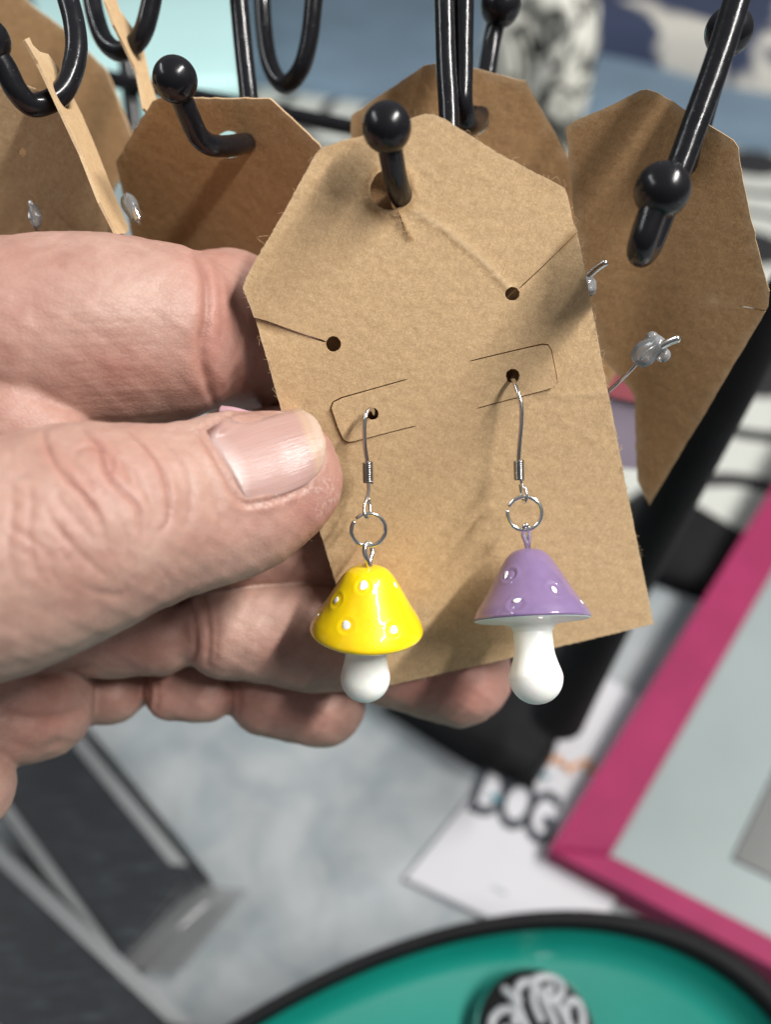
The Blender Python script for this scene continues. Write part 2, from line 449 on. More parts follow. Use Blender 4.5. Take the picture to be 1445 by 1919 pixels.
def cloth(name, quad, h, amp, mat, seed, nu=70, nv=50, scale=7.0, edge=0.03, uvf=None):
    """thick folded cloth over a world quad (four xy corners), height h, with soft folds"""
    q = [np.asarray(c)[:2] for c in quad]
    u, v = np.meshgrid(np.linspace(0, 1, nu), np.linspace(0, 1, nv))
    xy = ((1 - u) * (1 - v))[..., None] * q[0] + (u * (1 - v))[..., None] * q[1] + (u * v)[..., None] * q[2] + ((1 - u) * v)[..., None] * q[3]
    r = np.random.default_rng(seed); z = np.zeros_like(u)
    for i in range(7):
        a = r.uniform(0, 6.3); f = scale * r.uniform(0.6, 2.4); ph = r.uniform(0, 6.3)
        z += np.sin((xy[..., 0] * math.cos(a) + xy[..., 1] * math.sin(a)) * f + ph) * amp / (1 + i * 0.4)
    wob = np.sin(u * 9 + seed) * 0.006 + np.sin(v * 11 + seed * 2) * 0.005
    xy = xy + wob[..., None]
    ed = np.minimum(np.minimum(u, 1 - u) * np.linalg.norm(q[1] - q[0]), np.minimum(v, 1 - v) * np.linalg.norm(q[3] - q[0]))
    fall = np.sqrt(np.clip(1 - (1 - np.clip(ed / edge, 0, 1)) ** 2, 0, 1))
    z = np.maximum((h + z) * fall, 0.002)
    V = np.c_[xy.reshape(-1, 2), z.ravel()]
    idx = np.arange(nu * nv).reshape(nv, nu)
    Fc = [tuple(x) for x in np.stack([idx[:-1, :-1], idx[:-1, 1:], idx[1:, 1:], idx[1:, :-1]], -1).reshape(-1, 4)]
    rim = list(idx[0, :]) + list(idx[1:, -1]) + list(idx[-1, -2::-1]) + list(idx[-2:0, 0])
    n0 = len(V); V = np.vstack([V, np.c_[V[rim][:, :2], np.full(len(rim), 0.0005)]])
    for k in range(len(rim)):
        l = (k + 1) % len(rim); Fc.append((rim[l], rim[k], n0 + k, n0 + l))
    Fc.append(tuple(range(n0 + len(rim) - 1, n0 - 1, -1)))
    cuv = None
    if uvf is not None: cuv = uvf(V)
    return mkw(name, V, Fc, mat, uv=cuv)
_A = T(1400, 700, .011)[:2]; _B = T(1392, 1030, .011)[:2]; _cl = np.linalg.norm(_A - _B); _d = (_B - _A) / _cl
def swirl_uv(V):
    q = (V[:, :2] - _A) / _cl
    return np.c_[q @ np.array([_d[1], -_d[0]]), q @ _d] - 0.05
o = cloth('patterned_cloth', [T(430, 800), T(1700, 1185), T(1750, 215), T(200, 60)], 0.011, 0.002, M_SWIRL, 3, 110, 80, uvf=swirl_uv)
tag(o, 'cream fabric printed with black swirls lying behind the rack', 'fabric')
q0 = T(330, 140, 0.02); q1 = T(1750, 295, 0.02); q2 = T(1900, -130, 0.03); q3 = T(100, -130, 0.03)
o = cloth('blue_cloth', [q0, q1, q2, q3], 0.026, 0.003, M_BLUE, 8, 90, 60, 5)
tag(o, 'plain blue grey cloth spread across the back of the table', 'cloth')
o = cloth('navy_cloth', [T(960, 5, 0.07), T(1600, 115, 0.07), T(1900, -150, 0.07), T(960, -150, 0.07)], 0.07, 0.006, M_NAVY, 4, 60, 40, 9)
tag(o, 'navy cloth with cream patches folded on the blue cloth', 'cloth')
V, Fc = prism([T(95, 168, 0.09), T(452, 150, 0.09), T(440, -120, 0.09), T(30, -120, 0.09)], 0.0, 0.09, 0.006)
tag(mkw('storage_box', V, Fc, M_MINT, smooth=False), 'pale mint plastic box lid behind the black hooks', 'box')

def pouch(px, py, d, rx, ry, rz, mat, label, seed):
    c = toW(P(px, py, d))[0]
    th = np.linspace(0.01, math.pi - 0.01, 40); ph = np.linspace(0, 2 * math.pi, 64, endpoint=False)
    r = np.random.default_rng(seed); fo = r.uniform(0, 6.3, 4)
    V = []
    for t in th:
        for p in ph:
            w = 1 + 0.12 * math.sin(3 * p + fo[0] + 2 * t) + 0.09 * math.sin(5 * p + fo[1]) * math.sin(t) + 0.04 * math.sin(9 * p + fo[2] + 3 * t)
            x, y, z = (math.sin(t) ** 0.7 * math.cos(p) * w, math.sin(t) ** 0.7 * math.sin(p) * w, math.cos(t))
            V.append((c[0] + rx * x, c[1] + ry * y, max(0.0, c[2] + rz * z)))
    n = 64; Fc = []
    for i in range(39):
        for k in range(n):
            Fc.append((i * n + k, (i + 1) * n + k, (i + 1) * n + (k + 1) % n, i * n + (k + 1) % n))
    return tag(mkw('fabric_pouch', V, Fc, mat), label, 'pouch')
pouch(1005, 150, 700, 0.046, 0.05, 0.09, M_SWIRL2, 'crumpled cream and black flowered fabric pouch behind the rack', 2)

# ---- sheet of white paper with DOG
pt = empty('printed_sheet', tuple(T(900, 1560, 0)), 'white sheet printed DOG lying under the corner of the pink frame', 'sheet')
sh = [T(762, 1642, 0.004), T(1130, 1800, 0.004), T(1300, 1400, 0.004), T(1085, 1235, 0.004), T(868, 1385, 0.004)]
sh = [T(758, 1645, 0.004), T(1090, 1800, 0.004), T(1330, 1375, 0.004), T(1085, 1240, 0.004), ]
d = (sh[3] - sh[0]); 
V, Fc = prism(sh, 0.0, 0.004, 0.0006); mkw('sheet', V, Fc, M_PAPER, pt, smooth=False)
def letter(ch, px, py, hpx, mat, rot, off, parent, name='letter', z=0.0046, xs=0.58):
    cu = bpy.data.curves.new('letter_outline', 'FONT'); cu.body = ch; cu.offset = off; cu.extrude = 0.01; cu.align_x = 'CENTER'; cu.align_y = 'CENTER'
    cu.resolution_u = 6
    t = bpy.data.objects.new('letter_outline', cu); S.collection.objects.link(t)
    dg = bpy.context.evaluated_depsgraph_get(); me = bpy.data.meshes.new_from_object(t.evaluated_get(dg))
    bpy.data.objects.remove(t)
    co = np.empty(len(me.vertices) * 3); me.vertices.foreach_get('co', co); co = co.reshape(-1, 3)
    c = T(px, py, z); s = np.linalg.norm(T(px, py - hpx / 2, z) - T(px, py + hpx / 2, z)) / 0.72
    x = co[:, 0] * s * xs; y = co[:, 1] * s
    cr, sr = math.cos(rot), math.sin(rot)
    Vw = np.c_[c[0] + x * cr - y * sr, c[1] + x * sr + y * cr, z + co[:, 2] * 0.02]
    mkw(name, Vw, [tuple(p.vertices) for p in me.polygons], mat, parent, smooth=False)
    bpy.data.meshes.remove(me)
e1 = T(1085, 1280, 0.004) - T(1030, 1500, 0.004)
rotL = math.radians(-24)
for ch, px, py in (('D', 918, 1486), ('O', 968, 1509), ('G', 1014, 1533)):
    letter(ch, px, py, 100, M_INK, rotL, 0.024, pt)
for k, (px, py, r) in enumerate(((925, 1492, .0017), (934, 1497, .0014), (1012, 1448, .0018), (1024, 1455, .0013))):
    c = T(px, py, 0.0052); V, Fc = lathe([(r, -0.0003), (r, 0.0002), (r * 0.7, 0.0003), (1e-5, 0.0003)], c, (0, 0, 1), 12)
    mkw('teal_mark', V, Fc, M_TEALINK, pt)
for k, (px, py, a) in enumerate(((1040, 1425, 0.3), (1058, 1436, -0.5), (1075, 1440, 0.6), (1096, 1430, 0.1), (1108, 1446, -0.3))):
    c = T(px, py, 0.0046); dd = np.array([math.cos(a), math.sin(a), 0]) * 0.0032
    V, Fc = tube(spline([c - dd, c + np.array([0, .0012, 0]), c + dd], 5), 0.0012, 6); mkw('orange_mark', V, Fc, M_ORANGE, pt)
for k, (px, py) in enumerate(((930, 1664), (944, 1672))):
    c = T(px, py, 0.0043); V, Fc = boxw(c, 0.0014, 0.0006, 0.0003, -0.4, 0.0001); mkw('small_print', V, Fc, M_LETTER, pt, smooth=False)

# ---- pink picture frame
hF = 0.015
pf = empty('picture_frame', tuple(T(1110, 1590, 0)), 'pink picture frame around a pale grey glazed panel lying at the right', 'picture frame')
A = T(1028, 1592, hF)
SL = 0.11
d1 = T(1452, 905, hF + SL * .27) - A; d1[2] = 0; d1 /= np.linalg.norm(d1)
d2 = T(1262, 1716, hF) - A; d2[2] = 0; d2 /= np.linalg.norm(d2)
L1, L2, RW = 0.55, 0.26, 0.0205
inn = A + d1 * RW / abs(d1[0] * d2[1] - d1[1] * d2[0]) * 0.55 + d2 * RW / abs(d1[0] * d2[1] - d1[1] * d2[0])
def tip(V):
    V = V.copy(); V[:, 2] += SL * np.clip((V[:, :2] - A[:2]) @ d1[:2], 0, None); return V
def rail(p0, p1, p2, p3, nm='rail'):
    V, Fc = prism([p0, p1, p2, p3], 0.0, hF, 0.0015); V = tip(V); mkw(nm, V, Fc, M_PINK, pf, smooth=False)
B_ = A + d1 * L1; C_ = A + d2 * L2; D_ = A + d1 * L1 + d2 * L2
w1, w2 = RW * 1.05, RW * 0.50
Ai = A + d2 * w1 + d1 * w2; Bi = B_ + d2 * w1 - d1 * w2; Ci = C_ - d2 * w1 + d1 * w2; Di = D_ - d2 * w1 - d1 * w2
rail(A, B_, Bi, Ai); rail(A, Ai, Ci, C_); rail(C_, Ci, Di, D_); rail(B_, D_, Di, Bi)
V, Fc = prism([Ai, Bi, Di, Ci], 0.001, 0.012, 0.0002); V = tip(V); mkw('glazed_panel', V, Fc, M_MAT, pf, smooth=False)
g0 = T(1366, 1618, 0.0125); 
V, Fc = prism([g0, g0 + d1 * 0.09, g0 + d1 * 0.09 + d2 * 0.08, g0 + d2 * 0.08], 0.0123, 0.0132, 0.0002)
V = tip(V); mkw('dark_print', V, Fc, M_GREY, pf, smooth=False)

# ---- teal dish with a black rim and a round badge
rimpts = [(420, 1919), (520, 1850), (700, 1778), (900, 1722), (1080, 1696), (1200, 1702), (1330, 1757), (1445, 1832)]
hR = 0.075
R3 = np.array([T(x, y, hR) for x, y in rimpts])[:, :2]
Ac = np.c_[2 * R3, np.ones(len(R3))]; sol = np.linalg.lstsq(Ac, (R3 ** 2).sum(1), rcond=None)[0]
dc = sol[:2]; dr = math.sqrt(sol[2] + dc @ dc)
# an oval dish: fit an ellipse turned in the table plane
best = None
for a in np.linspace(0, math.pi, 48, endpoint=False):
    for k in (0.5, 0.56, 0.62, 0.68, 0.74, 0.8, 0.86, 0.94):
        Rm = np.array([[math.cos(a), math.sin(a)], [-math.sin(a), math.cos(a)]])
        q = R3 @ Rm.T; q[:, 1] /= k
        so = np.linalg.lstsq(np.c_[2 * q, np.ones(len(q))], (q ** 2).sum(1), rcond=None)[0]
        rr = math.sqrt(max(1e-9, so[2] + so[:2] @ so[:2]))
        er = np.abs(np.linalg.norm(q - so[:2], axis=1) - rr).max() + 0.004 * max(0, rr - 0.14)
        if best is None or er < best[0]: best = (er, a, k, so[:2], rr)
_, ea, ek, ec, er_ = best
Rm = np.array([[math.cos(ea), math.sin(ea)], [-math.sin(ea), math.cos(ea)]])
print('dish fit', best)
def ell(rad, z, n=96):
    t = np.linspace(0, 2 * math.pi, n, endpoint=False)
    q = np.c_[ec[0] + rad * np.cos(t), (ec[1] + rad * np.sin(t)) * ek] @ Rm
    return np.c_[q, np.full(n, z)]
dcen = np.array([ec[0], ec[1] * ek]) @ Rm
dish = empty('dish', (dcen[0], dcen[1], 0), 'teal oval dish with a thick black rim at the front edge', 'dish')
def rings(rs, n=96):
    V = np.vstack([ell(r, z, n) for r, z in rs]); Fc = []
    for i in range(len(rs) - 1):
        for k in range(n):
            Fc.append((i * n + k, i * n + (k + 1) % n, (i + 1) * n + (k + 1) % n, (i + 1) * n + k))
    return V, Fc
rw = 0.0042
a = np.linspace(0, 2 * math.pi, 13)
V, Fc = rings([(er_ - rw + rw * math.cos(x), hR - rw + rw * 1.1 * math.sin(x)) for x in a[::-1]]); mkw('rim', V, Fc, M_RIM, dish)
prof = [(er_ - 2 * rw + 0.0005, hR - rw), (er_ - 2 * rw - .002, hR - .009), (er_ - 2 * rw - .005, hR - .013), (er_ - 2 * rw - .010, hR - .015), (er_ * 0.45, hR - .0155), (er_ * 0.2, hR - .0155), (0.0005, hR - .0155)]
V, Fc = rings(prof); mkw('bowl', V, Fc, M_TEAL, dish)
V, Fc = rings([(er_ - rw, hR - 0.002), (er_ - 0.010, 0.03), (er_ * 0.8, 0.004), (er_ * 0.78, 0.0004), (0.0005, 0.0004)]); mkw('outer_wall', V, Fc, M_RIM, dish)
zb = hR - 0.0152
bc = T(1008, 1930, zb + 0.012)
badge = empty('badge', (bc[0], bc[1], zb), 'round black button badge with silver script lying in the teal dish', 'badge')
rb = np.linalg.norm(T(1124, 1930, zb + .012) - T(892, 1930, zb + .012)) / 2
V, Fc = lathe([(rb * .9, 0), (rb, 0.002), (rb * 1.01, 0.006), (rb * .97, 0.0085), (rb * .93, 0.009)], (bc[0], bc[1], zb), (0, 0, 1), 64); mkw('chrome_rim', V, Fc, M_CHROME, badge)
dome = lambda r: 0.0090 + 0.004 * (1 - (r / rb) ** 2)
V, Fc = lathe([(rb * x, dome(rb * x)) for x in (.945, .8, .6, .4, .2, .001)], (bc[0], bc[1], zb), (0, 0, 1), 64); mkw('face', V, Fc, M_BASE, badge)
strokes = [[(944, 1850), (958, 1866), (968, 1884), (976, 1905), (984, 1925)],
           [(972, 1880), (968, 1858), (976, 1842), (990, 1838), (998, 1850), (998, 1872), (1004, 1895), (1014, 1915)],
           [(1000, 1834), (1010, 1858), (1022, 1884), (1034, 1908), (1040, 1925)],
           [(996, 1836), (1020, 1828), (1042, 1832), (1054, 1848), (1048, 1866), (1032, 1874), (1022, 1868), (1026, 1854), (1036, 1850)],
           [(1036, 1874), (1048, 1890), (1060, 1910), (1070, 1930)],
           [(922, 1935), (922, 1910), (936, 1894), (954, 1892), (966, 1904), (962, 1920)],
           [(1062, 1880), (1074, 1872), (1086, 1880), (1092, 1902), (1090, 1925), (1078, 1935), (1064, 1922), (1060, 1900), (1062, 1882)],
           [(976, 1915), (990, 1935), (1004, 1955)], [(944, 1925), (955, 1945), (975, 1960)], [(1030, 1935), (1045, 1950), (1060, 1960)]]
for st in strokes:
    pts = []
    for (x, y) in st:
        w = T(x, y, zb + 0.012); r = math.hypot(w[0] - bc[0], w[1] - bc[1])
        pts.append((w[0], w[1], zb + dome(min(r, rb * .95)) + 0.0004))
    V, Fc = tube(spline(pts, 6), 0.00135, 8); mkw('script_stroke', V, Fc, M_LETTER, badge)

# ---- packaged black cards in clear sleeves, lower left
def package(corners, z0, th, label, flap=None):
    p = [T(x, y, z0 + th) for x, y in corners]
    c = np.mean(p, 0)
    e = empty('packaged_card', (c[0], c[1], z0), label, 'packaged card', 'black cards packed in clear sleeves')
    def sc(f, g=0.0): return [c + (q - c) * f for q in p]
    V, Fc = prism(sc(1.0), z0 + 0.0004, z0 + th - 0.0022, 0.0006); mkw('backing_board', V, Fc, M_BCARD, e, smooth=False)
    u = p[1] - p[0]; v = p[3] - p[0]
    q = [p[0] + u * .12 + v * .01, p[0] + u * .86 + v * .01, p[0] + u * .86 + v * .992, p[0] + u * .12 + v * .992]
    V, Fc = prism(q, z0 + th - 0.002, z0 + th - 0.0006, 0.0003); mkw('card', V, Fc, M_BCARD, e, smooth=False)
    q = [p[0] + u * .0 + v * .0, p[0] + u * .10, p[0] + u * .10 + v * .93, p[0] + u * .0 + v * .93]
    V, Fc = prism(q, z0 + th - 0.0021, z0 + th - 0.0005, 0.0003); mkw('spine_strip', V, Fc, M_BOARD, e, smooth=False)
    q = [p[0] + u * .87, p[0] + u * .985, p[0] + u * .985 + v * .96, p[0] + u * .87 + v * .90]
    V, Fc = prism(q, z0 + th - 0.0022, z0 + th - 0.0006, 0.0003); mkw('spine_strip', V, Fc, M_BOARD, e, smooth=False)
    g = [p[0] - u * .03 - v * .01, p[1] + u * .10 - v * .01, p[2] + u * .10 + v * .01, p[3] - u * .03 + v * .01]
    V, Fc = prism(g, z0 + 0.0001, z0 + th, 0.0008); mkw('sleeve', V, Fc, M_SLEEVE, e, smooth=False)
    if flap:
        f = [T(x, y, z0 + zz) for x, y, zz in flap]
        n = 8; Vv = []; Ff = []
        for i in range(n + 1):
            s = i / n
            for j in range(n + 1):
                t = j / n
                w = (1 - s) * (1 - t) * f[0] + s * (1 - t) * f[1] + s * t * f[2] + (1 - s) * t * f[3]
                w = w + np.array([0, 0, 0.004 * math.sin(t * 3.1) * math.sin(s * 3.1)]); Vv.append(w)
        Vv = np.array(Vv); m = len(Vv); Vv = np.vstack([Vv, Vv - np.array([0, 0, .0003])])
        for i in range(n):
            for j in range(n):
                a0 = i * (n + 1) + j
                Ff.append((a0, a0 + n + 1, a0 + n + 2, a0 + 1)); Ff.append((m + a0, m + a0 + 1, m + a0 + n + 2, m + a0 + n + 1))
        mkw('sleeve_flap', Vv, Ff, M_FLAP, e)
package([(-30, 1475), (120, 1335), (375, 1655), (212, 1818)], 0.0, 0.022, 'black card in a clear sleeve nearest the hand, its open flap sticking out', [(215, 1812, .020), (365, 1655, .020), (465, 1668, .012), (345, 1818, .010)])
package([(-260, 1690), (-20, 1560), (330, 1960), (140, 2120)], 0.0, 0.034, 'black card in a clear sleeve at the bottom left corner')

# ------------------------------------------------------------------ kraft cards
class Plane:
    def __init__(s, pts):        # three (px, py, depth)
        Am = np.array([[x, y, 1.0] for x, y, d in pts]); s.c = np.linalg.solve(Am, np.array([1.0 / d for x, y, d in pts]))
        p = [P(x, y, d) for x, y, d in pts]
        n = np.cross(p[1] - p[0], p[2] - p[0]); n /= np.linalg.norm(n)
        if n[2] < 0: n = -n
        s.n = n; s.o = p[0]
        e1 = np.array([1.0, 0, 0]) - n * n[0]; s.e1 = e1 / np.linalg.norm(e1); s.e2 = np.cross(n, s.e1)
    def depth(s, px, py): return 1.0 / (s.c[0] * px + s.c[1] * py + s.c[2])
    def uv(s, px, py):
        q = P(px, py, s.depth(px, py)) - s.o; return np.array([q @ s.e1, q @ s.e2])
    def xyz(s, uv, h):
        uv = np.asarray(uv); return s.o + uv[:, :1] * s.e1 + uv[:, 1:2] * s.e2 - np.asarray(h)[:, None] * s.n
def inpoly(pts, poly):
    x, y = pts[:, 0], pts[:, 1]; r = np.zeros(len(pts), bool); n = len(poly)
    for i in range(n):
        x1, y1 = poly[i]; x2, y2 = poly[(i + 1) % n]
        if y1 == y2: continue
        r ^= ((y1 > y) != (y2 > y)) & (x < (x2 - x1) * (y - y1) / (y2 - y1) + x1)
    return r
def segdist(pts, line, closed=False):
    l = np.asarray(line, float); d = np.full(len(pts), 1e9); m = len(l)
    for i in range(m if closed else m - 1):
        a = l[i]; b_ = l[(i + 1) % m]; ab = b_ - a
        t = np.clip(((pts - a) @ ab) / (ab @ ab + 1e-12), 0, 1)
        d = np.minimum(d, np.linalg.norm(pts - a - t[:, None] * ab, axis=1))
    return d
def thin(line, w):
    l = np.asarray(line, float); t = np.gradient(l, axis=0); t /= np.linalg.norm(t, axis=1)[:, None]
    n = np.c_[-t[:, 1], t[:, 0]]; ww = np.full(len(l), w / 2); ww[0] *= 0.4; ww[-1] *= 0.4
    return np.vstack([l + n * ww[:, None], (l - n * ww[:, None])[::-1]])
def dense(poly, step, closed=True):
    p = np.asarray(poly, float); out = []; n = len(p)
    for i in range(n if closed else n - 1):
        a, b_ = p[i], p[(i + 1) % n]; k = max(1, int(np.linalg.norm(b_ - a) / step))
        for j in range(k): out.append(a + (b_ - a) * j / k)
    if not closed: out.append(p[-1])
    return np.array(out)

def card(label, poly, pl, holes=(), slits=(), tabs=(), warp=None, wear=(), grid=1.6, thick=0.42, mat=None, rough=0.05, group='kraft earring cards hanging on the black rack', seed=0):
    r = np.random.default_rng(seed)
    out = dense([pl.uv(*q) for q in poly], max(0.5, grid * 0.7))
    out = out + r.normal(0, rough, out.shape)
    hp = []
    for (hx, hy, rx, ry, ro) in holes:
        a = np.linspace(0, 2 * math.pi, 28, endpoint=False)
        q = [(hx + rx * math.cos(t) * math.cos(ro) - ry * math.sin(t) * math.sin(ro), hy + rx * math.cos(t) * math.sin(ro) + ry * math.sin(t) * math.cos(ro)) for t in a]
        q = np.array([pl.uv(*z) for z in q]); hp.append(q + r.normal(0, 0.025, q.shape))
    tabl = [dense(np.array([pl.uv(*z) for z in t]), 0.5, False) for t in tabs]
    sl = [dense(np.array([pl.uv(*z) for z in t]), 0.5, False) for t, w in slits]
    thinp = [thin(t, 0.22) for t in tabl] + [thin(t, w) for t, (_, w) in zip(sl, slits)]
    loops = [out] + hp + thinp
    pts = np.vstack(loops); edges = []; o = 0
    for L in loops:
        n = len(L); edges += [(o + i, o + (i + 1) % n) for i in range(n)]; o += n
    mn, mx = out.min(0), out.max(0)
    gx, gy = np.meshgrid(np.arange(mn[0], mx[0], grid), np.arange(mn[1], mx[1], grid))
    g = np.c_[gx.ravel(), gy.ravel()] + r.uniform(-grid * .2, grid * .2, (gx.size, 2))
    g = g[inpoly(g, out)]
    keep = np.ones(len(g), bool)
    for L in loops: keep &= segdist(g, L, True) > grid * 0.45
    g = g[keep]
    allp = np.vstack([pts, g])
    v2, e2, f2, *_ = delaunay_2d_cdt([Vector(p) for p in allp], edges, [], 0, 1e-5)
    v2 = np.array([tuple(v) for v in v2]); f2 = np.array([f for f in f2 if len(f) == 3])
    c = v2[f2].mean(1); k = inpoly(c, out)
    for L in hp + thinp: k &= ~inpoly(c, L)
    f2 = f2[k]
    h = np.zeros(len(v2))
    if warp: h += warp(v2, pl)
    for t in tabl:
        ins = inpoly(v2, t); mid0 = (t[0] + t[-1]) / 2; m = len(t) // 2; far = t[m]; ax = far - mid0
        s = np.clip(((v2 - mid0) @ ax) / (ax @ ax), 0, 1.2)
        h += ins * 0.48 * s ** 1.5
    wv_ = np.zeros(len(v2)); pv = np.zeros(len(v2))
    for (ln, sig, am, kind) in wear:
        d = segdist(v2, np.array([pl.uv(*z) for z in ln]))
        w = am * np.exp(-(d / sig) ** 2)
        if kind == 'pale': pv += w
        else: wv_ += w
        if kind == 'ridge': h += 0.0
    de = segdist(v2, out, True)
    pv += 0.55 * np.exp(-(de / 0.25) ** 2)
    used = np.unique(f2); rem = -np.ones(len(v2), int); rem[used] = np.arange(len(used)); v2 = v2[used]; h = h[used]; f2 = rem[f2]; wv_ = wv_[used]; pv = pv[used]
    de0 = de[used]
    nv = len(v2)
    Vt = pl.xyz(v2, h + thick / 2); Vb = pl.xyz(v2, h - thick / 2)
    front = f2[:, ::-1]; back = f2 + nv
    ed = np.vstack([f2[:, [0, 1]], f2[:, [1, 2]], f2[:, [2, 0]]])
    key = np.sort(ed, 1); kk = key[:, 0].astype(np.int64) * (nv + 1) + key[:, 1]
    u, inv, cnt = np.unique(kk, return_inverse=True, return_counts=True)
    be = ed[cnt[inv] == 1]
    # separate wall vertices keep the paper edge crisp
    wf = []; wvx = []; nb = 2 * nv
    Vall = np.vstack([Vt, Vb]); ext = []
    for i, (a, b_) in enumerate(be):
        ext += [Vt[a], Vt[b_], Vb[b_], Vb[a]]; q = nb + 4 * i; wf.append((q, q + 1, q + 2, q + 3)); wvx += [a, b_, b_, a]
    Vall = np.vstack([Vall, np.array(ext)])
    # from_pydata with triangles + quads
    Fc = [tuple(x) for x in front] + [tuple(x) for x in back] + wf
    uv = np.vstack([v2, v2, v2[wvx]]) * 0.1 + np.array([seed * 3.7, seed * 1.3])
    at = {'wear': np.r_[wv_, wv_ * 0.3, wv_[wvx]], 'pale': np.r_[pv, pv * 0.5, np.where(de0[wvx] < .3, .85, .1)]}
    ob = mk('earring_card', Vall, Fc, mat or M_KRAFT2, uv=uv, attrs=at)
    return tag(ob, label, 'earring card', group)

def gw(amp, seed, f=0.06):
    r = np.random.default_rng(seed); a = r.uniform(0, 6.3, 3); ph = r.uniform(0, 6.3, 3)
    def w(v, pl):
        return sum(amp / (i + 1) * np.sin((v[:, 0] * math.cos(a[i]) + v[:, 1] * math.sin(a[i])) * f * (1 + i) + ph[i]) for i in range(3))
    return w

u0 = lambda px, py: (px - 760) * 0.2 + (py - 850) * 0.98
dF = lambda px, py: 1 / (0.00765 - 1.926e-6 * u0(px, py))
PLF = Plane([(x, y, dF(x, y)) for x, y in ((500, 450), (1100, 450), (760, 1200))])
def warpF(v, pl):
    h = gw(0.35, 3, 0.05)(v, pl)
    # the corner above the fold (785,400)-(960,540)-(1083,432) bends away a little
    a = pl.uv(775, 396); b_ = pl.uv(960, 548); ab = b_ - a; n = np.array([ab[1], -ab[0]]) / np.linalg.norm(ab)
    s = (v - a) @ n; t = np.clip(((v - a) @ ab) / (ab @ ab), 0, 1)
    d = segdist(v, np.array([a, pl.uv(835, 430), pl.uv(905, 490), b_]))
    h += 0.16 * np.exp(-(d / 0.45) ** 2) - 0.035 * np.clip(s, 0, 14) * np.exp(-((t - .5) / .6) ** 2)
    # the top left corner is bent back
    c = pl.uv(590, 335); e = pl.uv(700, 248); ce = e - c; m = np.array([ce[1], -ce[0]]) / np.linalg.norm(ce)
    s2 = np.clip((v - c) @ m, 0, 8); h += -0.16 * s2
    # slit at the left: lower lip stands proud
    L = np.array([pl.uv(476, 597), pl.uv(612, 640)]); d = segdist(v, L)
    below = ((v - L[0]) @ np.array([-(L[1] - L[0])[1], (L[1] - L[0])[0]])) > 0
    tt = np.clip(((v - L[1]) @ (L[0] - L[1])) / ((L[0] - L[1]) @ (L[0] - L[1])), 0, 1)
    h += np.where(below, -1, 0.2) * 0.55 * tt * np.exp(-(d / 2.4) ** 2)
    L = np.array([pl.uv(1085, 432), pl.uv(975, 540)]); d = segdist(v, L)
    left = ((v - L[0]) @ np.array([-(L[1] - L[0])[1], (L[1] - L[0])[0]])) > 0
    tt = np.clip(((v - L[1]) @ (L[0] - L[1])) / ((L[0] - L[1]) @ (L[0] - L[1])), 0, 1)
    h += np.where(left, 1, -0.3) * 0.4 * tt * np.exp(-(d / 2.4) ** 2)
    for ln, am in (([(1050, 745), (1132, 735)], .12), ([(742, 395), (756, 425), (768, 445)], .22)):
        h += am * np.exp(-(segdist(v, np.array([pl.uv(*z) for z in ln])) / .45) ** 2)
    hc = pl.uv(733, 357); rr = np.linalg.norm(v - hc, axis=1); h += 0.28 * np.exp(-((rr - 3.0) / .7) ** 2)
    return h
polyF = [(455, 540), (462, 520), (478, 490), (530, 402), (580, 310), (592, 288), (606, 276), (650, 262), (700, 250), (770, 222), (798, 214), (812, 214), (835, 224), (940, 290), (1050, 347), (1060, 353), (1066, 368), (1075, 420), (1084, 440), (1130, 690), (1222, 1165), (957, 1228), (692, 1291), (635, 1110), (585, 950), (522, 752), (500, 672), (478, 598)]
ring_ = [(730 + (46 + 3 * math.sin(3 * t)) * math.cos(t), 357 + (47 + 3 * math.cos(2 * t)) * math.sin(t)) for t in np.linspace(-.9, 4.2, 24)]
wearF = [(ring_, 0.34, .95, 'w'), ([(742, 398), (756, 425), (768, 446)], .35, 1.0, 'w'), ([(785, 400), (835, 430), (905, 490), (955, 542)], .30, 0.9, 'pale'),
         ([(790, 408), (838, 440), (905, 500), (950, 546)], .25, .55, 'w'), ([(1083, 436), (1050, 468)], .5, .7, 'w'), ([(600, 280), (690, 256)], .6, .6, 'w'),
         ([(700, 398), (712, 415), (735, 420)], .5, .5, 'w'), ([(575, 335), (600, 355), (640, 362)], .35, .35, 'w'), ([(478, 604), (520, 622)], .4, .5, 'w'), ([(1060, 742), (1130, 736)], .25, .4, 'pale')]
tabL = [(763, 711), (700, 729), (640, 746), (624, 754), (620, 764), (632, 800), (643, 824), (652, 829), (664, 828), (720, 814), (780, 799)]
tabR = [(880, 677), (950, 660), (1015, 645), (1026, 646), (1032, 656), (1041, 700), (1043, 716), (1036, 725), (1022, 730), (950, 750), (893, 766)]
front_card = card('front kraft card with two mushroom earrings, pinched by thumb and fingers', polyF, PLF,
     holes=[(730, 356, 36, 38.5, 0), (625, 645, 14, 15, 0), (960, 551, 13.5, 13, 0), (960, 704, 13, 13.5, 0), (698, 776, 11.5, 12, 0)],
     slits=[([(470, 595), (500, 603), (560, 625), (611, 641)], 0.34), ([(1092, 426), (1060, 458), (1015, 502), (972, 542)], 0.20), ([(744, 393), (752, 412), (758, 430)], 0.16)],
     tabs=[tabL, tabR], warp=warpF, wear=wearF, grid=0.62, thick=0.46, mat=M_KRAFT, rough=0.03, seed=1)

